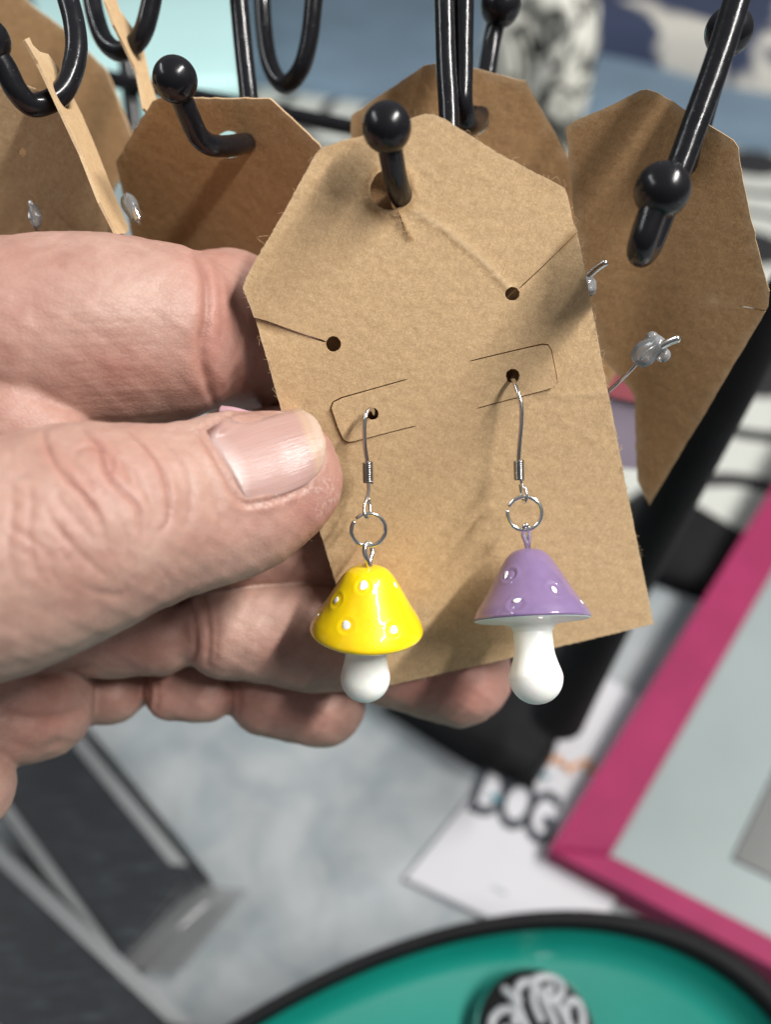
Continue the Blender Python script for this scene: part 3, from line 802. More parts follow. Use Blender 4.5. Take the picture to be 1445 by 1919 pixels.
def fibres(name, parent, paths, pl, n, r0, mat, seed, rim=True, lmin=.5, lmax=1.6):
    rr = np.random.default_rng(seed); parts = []
    for k in range(n):
        L = paths[rr.integers(len(paths))]; i = rr.integers(len(L)); p = L[i] + (L[(i + 1) % len(L)] - L[i]) * rr.random()
        a = rr.uniform(0, 6.28); ln = rr.uniform(lmin, lmax); d = np.array([math.cos(a), math.sin(a)]); q = np.array([-d[1], d[0]])
        bend = rr.normal(0, .35) * ln
        c = np.array([p - d * ln * .5, p + q * bend, p + d * ln * .5]); h = np.array([.2, rr.uniform(.25, .5), rr.uniform(.1, .7)])
        parts.append(tube(spline(pl.xyz(c, h), 3), r0, 5))
    V, Fc = merge(parts)
    return tag(mk(name, V, Fc, mat, parent), None, None, None, 'stuff')
_o = np.array([PLF.uv(*q) for q in polyF]); _r = np.array([PLF.uv(*q) for q in ring_]); _c = np.array([PLF.uv(*q) for q in [(742, 398), (756, 425), (768, 446)]])
M_FIB = simple('paper_fibre', (0.50, 0.37, 0.23), 0.9, 0.1, 60)
fibres('paper_fibre', front_card, [dense(_o, 1.0)] * 7 + [_r] + [_c], PLF, 190, 0.022, M_FIB, 3)

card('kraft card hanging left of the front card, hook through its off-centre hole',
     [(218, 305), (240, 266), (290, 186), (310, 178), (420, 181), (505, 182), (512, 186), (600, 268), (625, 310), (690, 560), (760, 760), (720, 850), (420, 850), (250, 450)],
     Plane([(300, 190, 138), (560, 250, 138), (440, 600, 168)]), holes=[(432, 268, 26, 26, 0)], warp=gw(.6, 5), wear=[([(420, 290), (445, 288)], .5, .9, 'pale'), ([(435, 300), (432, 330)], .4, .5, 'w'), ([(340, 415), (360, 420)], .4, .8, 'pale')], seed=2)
dB = lambda px, py: dF(px, py) + 3.4  # added card, set close behind so the front card's holes read dark
card('second kraft card added behind the front card, darkening its hook hole',
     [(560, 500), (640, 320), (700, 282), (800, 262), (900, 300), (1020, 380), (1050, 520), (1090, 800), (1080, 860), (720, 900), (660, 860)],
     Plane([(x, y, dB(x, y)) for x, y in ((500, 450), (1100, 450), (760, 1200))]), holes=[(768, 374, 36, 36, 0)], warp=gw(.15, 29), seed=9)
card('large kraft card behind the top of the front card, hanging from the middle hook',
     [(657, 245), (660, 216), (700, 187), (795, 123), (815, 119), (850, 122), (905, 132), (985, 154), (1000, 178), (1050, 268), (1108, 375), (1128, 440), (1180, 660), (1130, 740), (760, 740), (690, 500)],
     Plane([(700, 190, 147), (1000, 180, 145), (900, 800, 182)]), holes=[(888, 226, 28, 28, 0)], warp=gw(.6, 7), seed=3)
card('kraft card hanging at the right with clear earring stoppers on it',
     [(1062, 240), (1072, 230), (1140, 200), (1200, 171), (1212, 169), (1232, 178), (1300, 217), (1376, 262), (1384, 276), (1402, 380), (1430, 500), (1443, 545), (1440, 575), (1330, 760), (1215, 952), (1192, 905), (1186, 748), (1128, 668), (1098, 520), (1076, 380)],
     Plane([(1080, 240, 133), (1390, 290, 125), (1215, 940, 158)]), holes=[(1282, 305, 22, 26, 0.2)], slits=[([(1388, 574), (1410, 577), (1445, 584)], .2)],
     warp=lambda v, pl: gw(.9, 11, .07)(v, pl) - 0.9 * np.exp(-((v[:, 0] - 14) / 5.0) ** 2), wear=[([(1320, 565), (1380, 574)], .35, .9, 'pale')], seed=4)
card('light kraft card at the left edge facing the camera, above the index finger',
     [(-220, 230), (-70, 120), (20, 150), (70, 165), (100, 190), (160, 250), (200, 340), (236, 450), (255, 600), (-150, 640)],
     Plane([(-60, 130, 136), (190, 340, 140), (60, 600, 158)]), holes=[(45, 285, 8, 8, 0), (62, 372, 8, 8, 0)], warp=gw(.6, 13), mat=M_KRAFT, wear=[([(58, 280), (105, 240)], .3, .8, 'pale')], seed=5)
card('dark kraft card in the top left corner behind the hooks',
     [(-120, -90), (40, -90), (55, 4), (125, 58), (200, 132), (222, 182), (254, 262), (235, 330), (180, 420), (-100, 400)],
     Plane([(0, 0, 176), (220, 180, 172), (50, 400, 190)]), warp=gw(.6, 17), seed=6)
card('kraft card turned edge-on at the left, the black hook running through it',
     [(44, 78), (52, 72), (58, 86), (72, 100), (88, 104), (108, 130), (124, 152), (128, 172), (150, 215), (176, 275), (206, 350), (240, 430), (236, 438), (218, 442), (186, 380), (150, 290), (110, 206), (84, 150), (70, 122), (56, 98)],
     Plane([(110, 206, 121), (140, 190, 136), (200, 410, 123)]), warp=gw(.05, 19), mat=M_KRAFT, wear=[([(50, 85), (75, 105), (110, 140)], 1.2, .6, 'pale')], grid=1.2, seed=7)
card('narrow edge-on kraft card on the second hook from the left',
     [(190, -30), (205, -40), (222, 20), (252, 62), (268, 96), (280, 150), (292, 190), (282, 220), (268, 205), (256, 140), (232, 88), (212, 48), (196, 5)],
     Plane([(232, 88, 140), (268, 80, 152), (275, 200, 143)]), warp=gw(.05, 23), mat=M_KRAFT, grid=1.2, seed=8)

# ------------------------------------------------------------------ the earring rack
rack = empty('earring_rack', tuple(T(1000, 1400, 0)), 'black metal earring rack with ball tipped hooks and a heavy foot', 'earring rack')
WR = 1.65
def hook(pts, ballr=3.2, bp=True, wr=WR):
    q = spline([P(*p) for p in pts], 12)
    V, Fc = tube(q, wr, 18); h = mk('hook', V, Fc, M_BLACK, rack)
    if bp:
        ax = q[-1] - q[-6]
        V, Fc = ball(q[-1], ballr, 44, ax)
        mk('ball_tip', V, Fc, M_BLACK, h)
hook([(826, -120, 136), (832, -20, 134), (836, 120, 133), (842, 230, 132), (838, 310, 131), (816, 368, 128.5), (784, 388, 123.5), (756, 372, 118.5), (743, 342, 113.8), (734, 296, 110.3), (725, 240, 107.5)])
hook([(874, -120, 135), (870, -20, 135), (868, 120, 135.5), (868, 200, 136), (882, 234, 140.5), (900, 215, 147.5), (914, 130, 151), (924, 70, 152), (938, 12, 150)], 3.6)
hook([(438, -120, 147), (446, -20, 147), (456, 90, 147), (468, 200, 146), (472, 258, 143), (444, 272, 136), (402, 274, 130), (374, 258, 127), (354, 218, 124), (340, 184, 122), (328, 150, 120)])
hook([(486, -140, 160), (490, -20, 160), (496, 70, 160), (508, 128, 159), (532, 160, 157), (562, 134, 154), (580, 74, 152), (590, -20, 150), (597, -110, 149)])
hook([(160, -120, 150), (170, -20, 150), (180, 36, 149), (198, 80, 147), (228, 98, 145), (262, 72, 143), (280, 22, 142), (292, -50, 141), (300, -120, 140)])
hook([(104, -120, 130), (120, -30, 129), (138, 40, 128), (143, 95, 127), (130, 150, 125.5), (105, 184, 124), (62, 198, 122), (32, 172, 120), (8, 126, 118.5), (-25, 78, 117)])
hook([(1408, -100, 114), (1384, -10, 114), (1347, 110, 114), (1300, 240, 114.5), (1250, 375, 115), (1218, 456, 115), (1203, 476, 112.5), (1203, 458, 109.5), (1218, 412, 108.5), (1241, 357, 108)], 3.6, wr=1.85)
hook([(1440, -160, 150), (1400, -50, 146), (1345, 130, 142), (1306, 270, 138), (1292, 312, 135), (1288, 306, 128), (1300, 250, 124), (1330, 150, 122.5), (1352, 95, 122), (1366, 60, 121.5)], 3.4)
def bar(name, a, b_, r0, r1, seg=14):
    n = 12; p = np.array([a + (b_ - a) * t for t in np.linspace(0, 1, n)])
    V, Fc = tube(p, np.linspace(r0, r1, n), seg); return mk(name, V, Fc, M_BLACK, rack)
bar('crossbar', P(120, 132, 235), P(800, 268, 235), 2.2, 2.2)
bar('post', P(236, 100, 238), P(262, 330, 240), 2.4, 2.4)
legp = [P(1540, 420, 185), P(1400, 680, 205), P(1230, 985, 245), P(1120, 1190, 290), P(1045, 1340, 330)]
q = spline(legp, 8); V, Fc = tube(q, np.linspace(3.6, 11, len(q)), 20); o = mk('leg', V, Fc, M_BASE, rack)
V, Fc = prism([T(720, 1290, .022), T(880, 1388, .022), T(1005, 1446, .022), T(1045, 1385, .022), T(1112, 1190, .022), T(1215, 1045, .022), T(1120, 900, .022), T(800, 900, .022)], 0.0005, 0.022, 0.003)
mkw('foot', V, Fc, M_BASE, rack, smooth=False)
V, Fc = prism([T(1120, 960, .016), T(1205, 1050, .016), T(1345, 1098, .016), T(1420, 1000, .016), T(1250, 900, .016)], 0.0005, 0.016, 0.005)  # flat black shape stands in for the shadow by the swirl cloth's edge
o = tag(mkw('shadow_slab', V, Fc, M_BASE, smooth=False), 'flat black purse standing in for shadow beside the pink frame', 'slab')

# ear wires with clear stoppers on the cards behind
def ear_wire(label, wire, stop, tip, charm=None, flange=None, rs=1.0):
    c = toW(P(*stop[0]))[0]
    e = empty('hanging_earring', tuple(c), label, 'earring', 'earrings hanging on the cards behind')
    V, Fc = tube(spline([P(*p) for p in wire], 8), 0.32, 10); mk('ear_wire', V, Fc, M_STEEL, e)
    q = [P(*p) for p in stop]
    V, Fc = tube(spline(q, 6), np.interp(np.linspace(0, 1, 6 * (len(q) - 1) + 1), [0, .3, .6, 1], np.array([1.5, 2.0, 1.7, 1.3]) * rs), 18); mk('stopper', V, Fc, M_STOP, e)
    if flange:
        for f in flange:
            V, Fc = ball(P(*f[:3]), f[3], 20); mk('stopper_ear', V, Fc, M_STOP, e)
    V, Fc = tube(spline([P(*p) for p in tip], 6), 0.62, 12); mk('wire_tip', V, Fc, M_SILVER, e)
    if charm:
        pl_ = Plane(charm[1]); pts_ = np.array([pl_.uv(*z) for z in charm[0]])
        n = len(pts_); cc = pts_.mean(0)
        Vt = pl_.xyz(pts_, np.full(n, .8)); Vi = pl_.xyz(cc + (pts_ - cc) * .86, np.full(n, 1.2)); Vb = pl_.xyz(pts_, np.full(n, -.8))
        V = np.vstack([Vb, Vt, Vi]); Fc = []
        for i in range(2):
            for k in range(n): l = (k + 1) % n; Fc.append((i * n + l, i * n + k, (i + 1) * n + k, (i + 1) * n + l))
        Fc += [tuple(range(n)), tuple(range(3 * n - 1, 2 * n - 1, -1))]
        mk('charm', V, Fc, charm[2], e, smooth=False)
        if len(charm) > 3:
            pts2 = np.array([pl_.uv(*z) for z in charm[3]]); m = len(pts2)
            V = np.vstack([pl_.xyz(pts2, np.full(m, 1.0)), pl_.xyz(pts2, np.full(m, 1.9))])
            Fc = [(l, k, m + k, m + l) for k, l in ((k, (k + 1) % m) for k in range(m))] + [tuple(range(m)), tuple(range(2 * m - 1, m - 1, -1))]
            mk('charm_top', V, Fc, M_PINKRESIN, e, smooth=False)
ear_wire('earring with clear rubber stopper low on the right card, its wire running down left',
         [(1140, 734, 131), (1160, 716, 130), (1182, 694, 128), (1215, 658, 126), (1240, 645, 125)], [(1196, 676, 128), (1216, 656, 126.5), (1240, 642, 125)], [(1234, 652, 125), (1252, 642, 124), (1272, 634, 123)],
         None,
         [(1222, 634, 126, 1.0), (1243, 666, 126, 1.1)])
gt = empty('gift_tag', tuple(toW(P(1140, 760, 215))[0]), 'lilac tag with a pink top seen between the front card and the right card', 'tag')
_pl = Plane([(1120, 690, 215), (1180, 740, 215), (1140, 840, 222)])
for nm_, pg_, m_, h_ in (('tag_body', [(1080, 690), (1240, 720), (1230, 880), (1090, 870)], M_LILAC, 0.0), ('pink_top', [(1080, 625), (1235, 680), (1240, 760), (1150, 740), (1080, 690)], M_PINKRESIN, 1.2)):
    q_ = np.array([_pl.uv(*z) for z in pg_]); n_ = len(q_)
    V = np.vstack([_pl.xyz(q_, np.full(n_, h_)), _pl.xyz(q_, np.full(n_, h_ + 1.1))]); Fc = [(l, k, n_ + k, n_ + l) for k, l in ((k, (k + 1) % n_) for k in range(n_))] + [tuple(range(n_)), tuple(range(2 * n_ - 1, n_ - 1, -1))]
    mk(nm_, V, Fc, m_, gt, smooth=False)
ear_wire('earring with clear stopper half hidden by the right edge of the front card', [(1080, 560, 131), (1096, 530, 130), (1112, 506, 129)], [(1094, 540, 131), (1102, 522, 130)], [(1100, 520, 130), (1118, 504, 129), (1136, 492, 128)], None, [(1104, 545, 131, 1.0)])
ear_wire('earring wire with clear stopper on the light card at the left edge', [(60, 374, 142), (56, 400, 139), (62, 420, 139), (80, 445, 141), (110, 458, 142)], [(62, 388, 138), (68, 408, 138), (68, 424, 138)], [(60, 384, 138), (58, 374, 140)], rs=.5)
ear_wire('earring with clear stopper just under the lower end of the edge-on card', [(180, 392, 146), (200, 412, 145), (206, 440, 146)], [(186, 408, 146), (194, 424, 146)], [(204, 420, 145), (208, 432, 145), (208, 444, 145)], None, [(182, 398, 146, .6)], rs=.6)
ear_wire('earring with clear stopper against the lower left of the hooked card', [(236, 364, 137), (246, 390, 136), (262, 420, 137)], [(238, 372, 137), (246, 392, 136.5), (256, 410, 136.5)], [(240, 366, 137), (250, 390, 136), (260, 412, 136)], rs=.7)

# ------------------------------------------------------------------ the hand
def Cc(px, py, d, rpx): return (P(px, py, d), rpx * d / F)
GROUPS = []
def grp(name, k, chains, ells=()):
    prims = []
    for ch in chains:
        fl = 1.0
        if isinstance(ch, tuple): ch, fl = ch
        q = [Cc(*c) for c in ch]
        for (a, ra), (b_, rb_) in zip(q[:-1], q[1:]): prims.append(('c', a, b_, ra, rb_, fl))
        if len(q) == 1: prims.append(('c', q[0][0], q[0][0] + 1e-3, q[0][1], q[0][1], fl))
    GROUPS.append((name, k, prims))
grp('thumb', 4.0, [[(-260, 1130, 102, 235), (0, 1045, 105, 208), (110, 1008, 107, 190), (200, 982, 109.5, 176), (310, 958, 113, 148)],
                   ([(310, 958, 113, 148), (400, 939, 117, 142), (470, 913, 120, 136), (526, 893, 121.5, 116)], 0.80)])
grp('web', 3.0, [[(-140, 745, 118, 130), (20, 790, 118.5, 100), (90, 830, 118.5, 84)]])
grp('index', 3.5, [[(-300, 690, 122, 195), (60, 643, 124.5, 182), (180, 632, 126.5, 178), (300, 628, 129, 168)], [(425, 618, 140, 146), (486, 650, 151, 120), (490, 740, 163, 98)]])
grp('middle', 3.0, [[(100, 1010, 140, 120), (400, 1000, 147, 112), (600, 1008, 153, 100), (800, 1000, 161, 95)]])
grp('ring', 2.2, [[(60, 1180, 148, 90), (210, 1190, 147, 74), (300, 1190, 146.5, 76)], [(430, 1176, 147, 96), (580, 1186, 150, 104), (680, 1200, 153, 96)], [(740, 1235, 157, 90), (862, 1262, 160, 97)]])
grp('pinky', 1.8, [[(60, 1300, 158, 64), (215, 1298, 157, 57)], [(325, 1296, 156, 54), (385, 1298, 155.5, 55)], [(500, 1302, 158, 74), (602, 1316, 160, 83)]])
grp('palm', 4.0, [[(-80, 1240, 142, 115), (40, 1225, 147, 90), (110, 1225, 150, 72)], [(-60, 1320, 143, 120), (40, 1320, 147, 105), (95, 1330, 150, 76)]])
grp('heel', 3.0, [[(-90, 1480, 138, 105), (-75, 1472, 138, 98)]])
grp('back', 8.0, [[(-330, 760, 150, 260), (-300, 1050, 160, 260), (-260, 1330, 156, 210)], [(-420, 1000, 150, 300), (-640, 1180, 152, 320)], [(-100, 800, 158, 170), (-60, 1100, 165, 190), (0, 1200, 168, 120)], [(120, 980, 163, 120), (100, 1190, 166, 120)], [(120, 1240, 164, 80), (320, 1240, 166, 74)]])
KG = {'thumb': 1.2, 'web': 1.0, 'index': 1.0, 'middle': .7, 'ring': .45, 'pinky': .45, 'palm': 1.0, 'heel': 1.0, 'back': 4.0}
def smin(a, b_, k):
    h = np.clip(k - np.abs(a - b_), 0, None) / k
    return np.minimum(a, b_) - h * h * k * 0.25
def sdf(p, ids=False):
    res = None; gid = None
    for gi, (nm, k, prims) in enumerate(GROUPS):
        g = None
        for (_, a, b_, ra, rb_, fl) in prims:
            ab = (b_ - a).astype(np.float32); pa = p - a.astype(np.float32)
            t = np.clip(pa @ ab / (ab @ ab), 0, 1)
            q = pa - t[:, None] * ab
            if fl != 1.0:
                nz = np.array([0.05, 0.10, 0.99], np.float32); nz = nz - ab * (nz @ ab) / (ab @ ab); nz /= np.linalg.norm(nz)
                q = q + (q @ nz)[:, None] * nz * (1 / fl - 1)
            d = np.sqrt((q * q).sum(1)) - (ra + (rb_ - ra) * t)
            g = d if g is None else smin(g, d, k)
        if res is None: res = g; gid = np.zeros(len(p), np.int8)
        else:
            if ids: gid = np.where(g < res, gi, gid).astype(np.int8)
            res = smin(res, g, KG[nm])
    return (res, gid) if ids else res
VS = 0.31; CF = 4
lo = np.array([-112.0, -52.0, 84.0]); hi = np.array([32.0, 68.0, 198.0])
nc = np.ceil((hi - lo) / (VS * CF)).astype(int) + 1
ax_ = [lo[i] + (np.arange(nc[i]) + 0.5) * VS * CF - VS * .5 for i in range(3)]
cg = np.stack(np.meshgrid(*ax_, indexing='ij'), -1).reshape(-1, 3).astype(np.float32)
cd = np.concatenate([sdf(c) for c in np.array_split(cg, 6)]).reshape(nc)
D = np.repeat(np.repeat(np.repeat(cd.astype(np.float32), CF, 0), CF, 1), CF, 2)
blk = np.argwhere(np.abs(cd) < VS * CF * 1.25 + 0.5)
off = np.stack(np.meshgrid(*[np.arange(CF)] * 3, indexing='ij'), -1).reshape(-1, 3)
fi = (blk[:, None, :] * CF + off[None]).reshape(-1, 3)
for ch in np.array_split(fi, max(1, len(fi) // 400000)):
    pw = (lo + ch * VS).astype(np.float32)
    D[ch[:, 0], ch[:, 1], ch[:, 2]] = sdf(pw)
# surface nets
Sg = D < 0
def nets(D, Sg):
    c0 = Sg[:-1, :-1, :-1]; cnt = np.zeros(c0.shape, np.int8)
    for dx in (0, 1):
        for dy in (0, 1):
            for dz in (0, 1):
                cnt += Sg[dx:Sg.shape[0] - 1 + dx, dy:Sg.shape[1] - 1 + dy, dz:Sg.shape[2] - 1 + dz]
    cells = np.argwhere((cnt > 0) & (cnt < 8))
    vid = -np.ones(c0.shape, np.int32); vid[cells[:, 0], cells[:, 1], cells[:, 2]] = np.arange(len(cells))
    acc = np.zeros((len(cells), 3)); num = np.zeros(len(cells))
    cor = [(x, y, z) for x in (0, 1) for y in (0, 1) for z in (0, 1)]
    val = {c: D[cells[:, 0] + c[0], cells[:, 1] + c[1], cells[:, 2] + c[2]] for c in cor}
    for a in cor:
        for k in range(3):
            if a[k] == 0:
                b_ = list(a); b_[k] = 1; b_ = tuple(b_)
                va, vb = val[a], val[b_]; m = (va < 0) != (vb < 0)
                t = np.where(m, va / np.where(m, va - vb, 1), 0)
                p = np.array(a, float)[None] + 0 * t[:, None]; p[:, k] = t
                acc += np.where(m[:, None], p, 0); num += m
    V = lo + (cells + acc / num[:, None]) * VS
    quads = []
    for k in range(3):
        sl0 = [slice(None)] * 3; sl1 = [slice(None)] * 3; sl0[k] = slice(0, -1); sl1[k] = slice(1, None)
        A_, B2 = Sg[tuple(sl0)], Sg[tuple(sl1)]
        u, v = (k + 1) % 3, (k + 2) % 3
        for flip, mask in ((False, A_ & ~B2), (True, ~A_ & B2)):
            e = np.argwhere(mask); e = e[(e[:, u] > 0) & (e[:, v] > 0) & (e[:, u] < Sg.shape[u] - 1) & (e[:, v] < Sg.shape[v] - 1)]
            du = np.zeros(3, int); du[u] = 1; dv = np.zeros(3, int); dv[v] = 1
            q = [e - du - dv, e - dv, e, e - du]
            q = np.stack([vid[x[:, 0], x[:, 1], x[:, 2]] for x in q], 1)
            quads.append(q[:, ::-1] if flip else q)
    return V, np.concatenate(quads)
HV, HF = nets(D, Sg); del D, Sg
HF = HF[(HF >= 0).all(1)]
def grad(p, e=0.12):
    g = np.stack([np.concatenate([sdf((c + np.eye(3)[i] * e).astype(np.float32)) - sdf((c - np.eye(3)[i] * e).astype(np.float32)) for c in np.array_split(p, 4)]) for i in range(3)], 1) / (2 * e)
    return g / (np.linalg.norm(g, axis=1)[:, None] + 1e-9)
HN = grad(HV)
HV = HV - HN * np.clip(sdf(HV.astype(np.float32)), -.4, .4)[:, None]
_, HG = sdf(HV.astype(np.float32), True)
hp_ = np.c_[HV[:, 0] * F / HV[:, 2] + 722.5, HV[:, 1] * F / HV[:, 2] + 959.5]
gi_ = {nm: i for i, (nm, _, _) in enumerate(GROUPS)}
disp = np.zeros(len(HV)); red = np.zeros(len(HV)); pale = np.zeros(len(HV)); cre = np.zeros(len(HV)); dry = np.zeros(len(HV))
facing = (HN * (HV / np.linalg.norm(HV, axis=1)[:, None])).sum(1) < -0.05
def groove(groups, line, depth, sig, col=0.6, puff=0.2, n=6):
    """skin crease: line in photo pixels on the named parts of the hand, depth and width in mm"""
    m = facing & np.isin(HG, [gi_[g] for g in groups])
    l = spline(line, n); mn = l.min(0) - 60; mx = l.max(0) + 60
    m &= (hp_ > mn).all(1) & (hp_ < mx).all(1)
    idx = np.where(m)[0]
    if not len(idx): return
    seg_t = np.linspace(0, 1, len(l)); d = np.full(len(idx), 1e9); tt = np.zeros(len(idx))
    q = hp_[idx]
    for i in range(len(l) - 1):
        ab = l[i + 1] - l[i]; t = np.clip(((q - l[i]) @ ab) / (ab @ ab + 1e-9), 0, 1)
        di = np.linalg.norm(q - l[i] - t[:, None] * ab, axis=1); b_ = di < d
        d[b_] = di[b_]; tt[b_] = (i + t[b_]) / (len(l) - 1)
    d = d * HV[idx, 2] / F
    fade = np.clip(np.minimum(tt, 1 - tt) * 5, 0, 1) ** 0.6
    g = np.exp(-(d / sig) ** 2)
    disp[idx] += fade * depth * .82 * (-g + puff * np.exp(-((d - 2.6 * sig) / (1.6 * sig)) ** 2))
    cre[idx] = np.maximum(cre[idx], min(1, 1.25 * col) * fade * np.exp(-(d / (sig * 0.7)) ** 2))
    red[idx] += 0.35 * col * fade * np.exp(-(d / (sig * 4)) ** 2)
TH = ['thumb']
groove(TH, [(82, 806), (84, 822), (95, 850), (110, 878), (130, 903), (151, 923), (170, 945), (185, 970), (196, 1010)], .42, .31, .9)
groove(TH, [(150, 800), (168, 818), (185, 835), (192, 862), (198, 885), (215, 908), (240, 930), (258, 950), (264, 975), (266, 1015)], .40, .31, .9)
groove(TH, [(236, 806), (262, 826), (285, 852), (305, 884), (315, 920), (318, 955), (314, 980), (296, 998)], .34, .31, .8)
groove(TH, [(146, 858), (143, 846), (155, 840), (175, 838), (198, 846), (213, 866), (206, 884), (194, 876)], .26, .28, .6)
groove(TH, [(300, 822), (330, 850), (350, 880), (358, 915), (356, 955), (344, 996)], .18, .5, .25)
groove(TH, [(352, 835), (385, 880), (405, 930), (412, 980), (400, 1030)], .08, .6, .1)
groove(TH, [(84, 948), (105, 985), (137, 1024), (165, 1050), (200, 1080)], .20, .38, .4)
groove(TH, [(20, 900), (26, 940), (22, 985), (16, 1035), (30, 1085)], .16, .4, .35)
groove(TH, [(2, 985), (40, 1000), (75, 1025), (110, 1060)], .16, .4, .3)
groove(TH, [(55, 905), (60, 950), (55, 1005), (64, 1050)], .14, .35, .3)
groove(TH, [(250, 875), (262, 900), (275, 925), (282, 945)], .16, .32, .35)
groove(TH, [(225, 860), (240, 880), (246, 905)], .14, .3, .3)
groove(TH, [(130, 860), (150, 880), (168, 905), (180, 925)], .14, .3, .3)
groove(TH, [(100, 920), (120, 950), (150, 980), (175, 1012)], .14, .34, .3)
groove(TH, [(215, 960), (232, 985), (240, 1020), (236, 1060)], .12, .36, .25)
groove(TH, [(125, 1080), (180, 1110), (240, 1118)], .12, .5, .2)
for k in range(34):                 # fine crossing lines over the knuckle and the thumb side
    x0 = random.uniform(10, 330); y0 = random.uniform(840, 1090); a = random.gauss(1.15, .35); L_ = random.uniform(30, 70)
    groove(TH, [(x0 - math.cos(a) * L_ / 2, y0 - math.sin(a) * L_ / 2), (x0 + random.gauss(0, 4), y0), (x0 + math.cos(a) * L_ / 2, y0 + math.sin(a) * L_ / 2)], random.uniform(.04, .09), .28, .10, .2)
IX = ['index']
groove(IX, [(366, 466), (374, 486), (384, 510), (388, 545), (385, 600), (379, 645), (383, 690), (394, 735), (406, 766)], .75, .75, .55)
groove(IX, [(418, 510), (436, 560), (444, 610), (446, 660), (440, 720), (428, 755)], .45, .8, .35)
groove(IX, [(452, 560), (470, 610), (476, 660), (470, 715)], .35, .8, .3)
groove(IX, [(400, 480), (412, 540), (414, 600), (410, 660)], .2, .6, .2)
groove(IX, [(70, 530), (64, 570), (66, 620), (60, 670), (64, 720)], .08, .9, .12)
for k in range(16):
    y0 = 560 + k * 15
    groove(IX, [(90 + random.uniform(-30, 60), y0 + 8), (190, y0 + random.uniform(-4, 4)), (300 + random.uniform(-30, 60), y0 - 6)], .035, .3, .05, .2)
RG = ['ring']
groove(RG, [(352, 1110), (362, 1150), (366, 1195), (360, 1245)], .35, .6, .4)
groove(RG, [(382, 1090), (388, 1150), (392, 1200), (388, 1250)], .45, .6, .5)
groove(RG, [(404, 1120), (408, 1180), (404, 1240)], .2, .6, .3)
PK = ['pinky']
groove(PK, [(272, 1255), (276, 1300), (274, 1345)], .5, .6, .5); groove(PK, [(292, 1258), (296, 1300), (292, 1340)], .3, .6, .4)
groove(PK, [(425, 1252), (431, 1300), (428, 1350)], .5, .6, .55); groove(PK, [(446, 1256), (450, 1300), (444, 1352)], .25, .6, .4)
PM = ['palm', 'heel', 'ring', 'pinky']
groove(PM, [(5, 1330), (50, 1344), (110, 1342), (165, 1322)], .7, 1.0, .5); groove(PM, [(8, 1252), (60, 1264), (120, 1262), (176, 1246)], .6, 1.0, .5)
groove(PM, [(20, 1390), (70, 1400), (130, 1385)], .3, .9, .3); groove(PM, [(60, 1200), (110, 1212), (165, 1206)], .3, .9, .3)
# nail bed outline, edges of the nail fold
NL = [(452, 937), (480, 938), (530, 925), (582, 904)]; NU = [(374, 812), (400, 798), (450, 776), (520, 755)]
groove(TH, [(368, 806), (376, 822), (396, 852), (420, 890), (440, 925), (456, 942), (490, 942), (535, 929), (588, 907)], .34, .34, .55, .7)
groove(TH, [(370, 806), (400, 794), (450, 772), (520, 752)], .25, .3, .4, .6)
dry_line = np.array([(470, 948), (530, 936), (592, 912), (622, 905), (628, 930), (600, 955)])
m = facing & (HG == 0); dry[m] = .55 * np.exp(-(segdist(hp_[m], dry_line) / 13) ** 2)
dry[m] += .35 * np.exp(-(segdist(hp_[m], np.array([(360, 806), (378, 800), (440, 772)])) / 12) ** 2)
# skin's uneven colour: redder finger ends and joints, paler pads
def blob(arr, groups, px, py, rx, ry, a):
    m = np.isin(HG, [gi_[g] for g in groups]); q = (hp_[m] - (px, py)) / (rx, ry); arr[m] += a * np.exp(-(q ** 2).sum(1))
blob(red, IX, 398, 640, 70, 150, .55); blob(red, IX, 40, 560, 120, 130, .3); blob(red, IX, 210, 690, 120, 60, .40); blob(red, IX, 370, 480, 80, 60, .3)
blob(pale, IX, 250, 560, 110, 60, .55); blob(pale, IX, 120, 700, 60, 80, .25); blob(pale, IX, 350, 600, 40, 120, .3)
blob(red, ['web'], 60, 740, 160, 120, .3)
blob(red, TH, 600, 960, 70, 60, .55); blob(red, TH, 500, 1000, 140, 60, .30); blob(red, TH, 200, 880, 120, 70, .15); blob(red, TH, 640, 880, 40, 90, .4); blob(pale, TH, 380, 920, 70, 60, .35); blob(pale, TH, 60, 920, 100, 60, .2)
blob(red, RG, 850, 1290, 150, 90, .85); blob(red, RG, 600, 1240, 120, 80, .4); blob(red, RG, 280, 1210, 120, 80, .35); blob(red, PK, 300, 1310, 160, 60, .4); blob(red, ['palm'], 80, 1330, 120, 120, .35); blob(pale, RG, 510, 1150, 60, 50, .5)  # natural redness, deepened to stand for shade on the lower fingers
blob(red, PK, 560, 1330, 120, 70, .6); blob(pale, PK, 640, 1320, 40, 40, .4)
blob(red, ['middle'], 600, 1060, 120, 80, .2)
# sink the skin under the nail plate a little
s_poly = np.array([(372, 810), (450, 772), (522, 754), (592, 762), (616, 828), (610, 882), (582, 905), (530, 926), (456, 938), (420, 890)], float)
m = facing & (HG == 0); ins = inpoly(hp_[m], s_poly); de = segdist(hp_[m], s_poly, True) * HV[m, 2] / F
disp[m] -= ins * 0.35 * np.clip(de / 0.8, 0, 1)
HVd = HV + HN * disp[:, None]
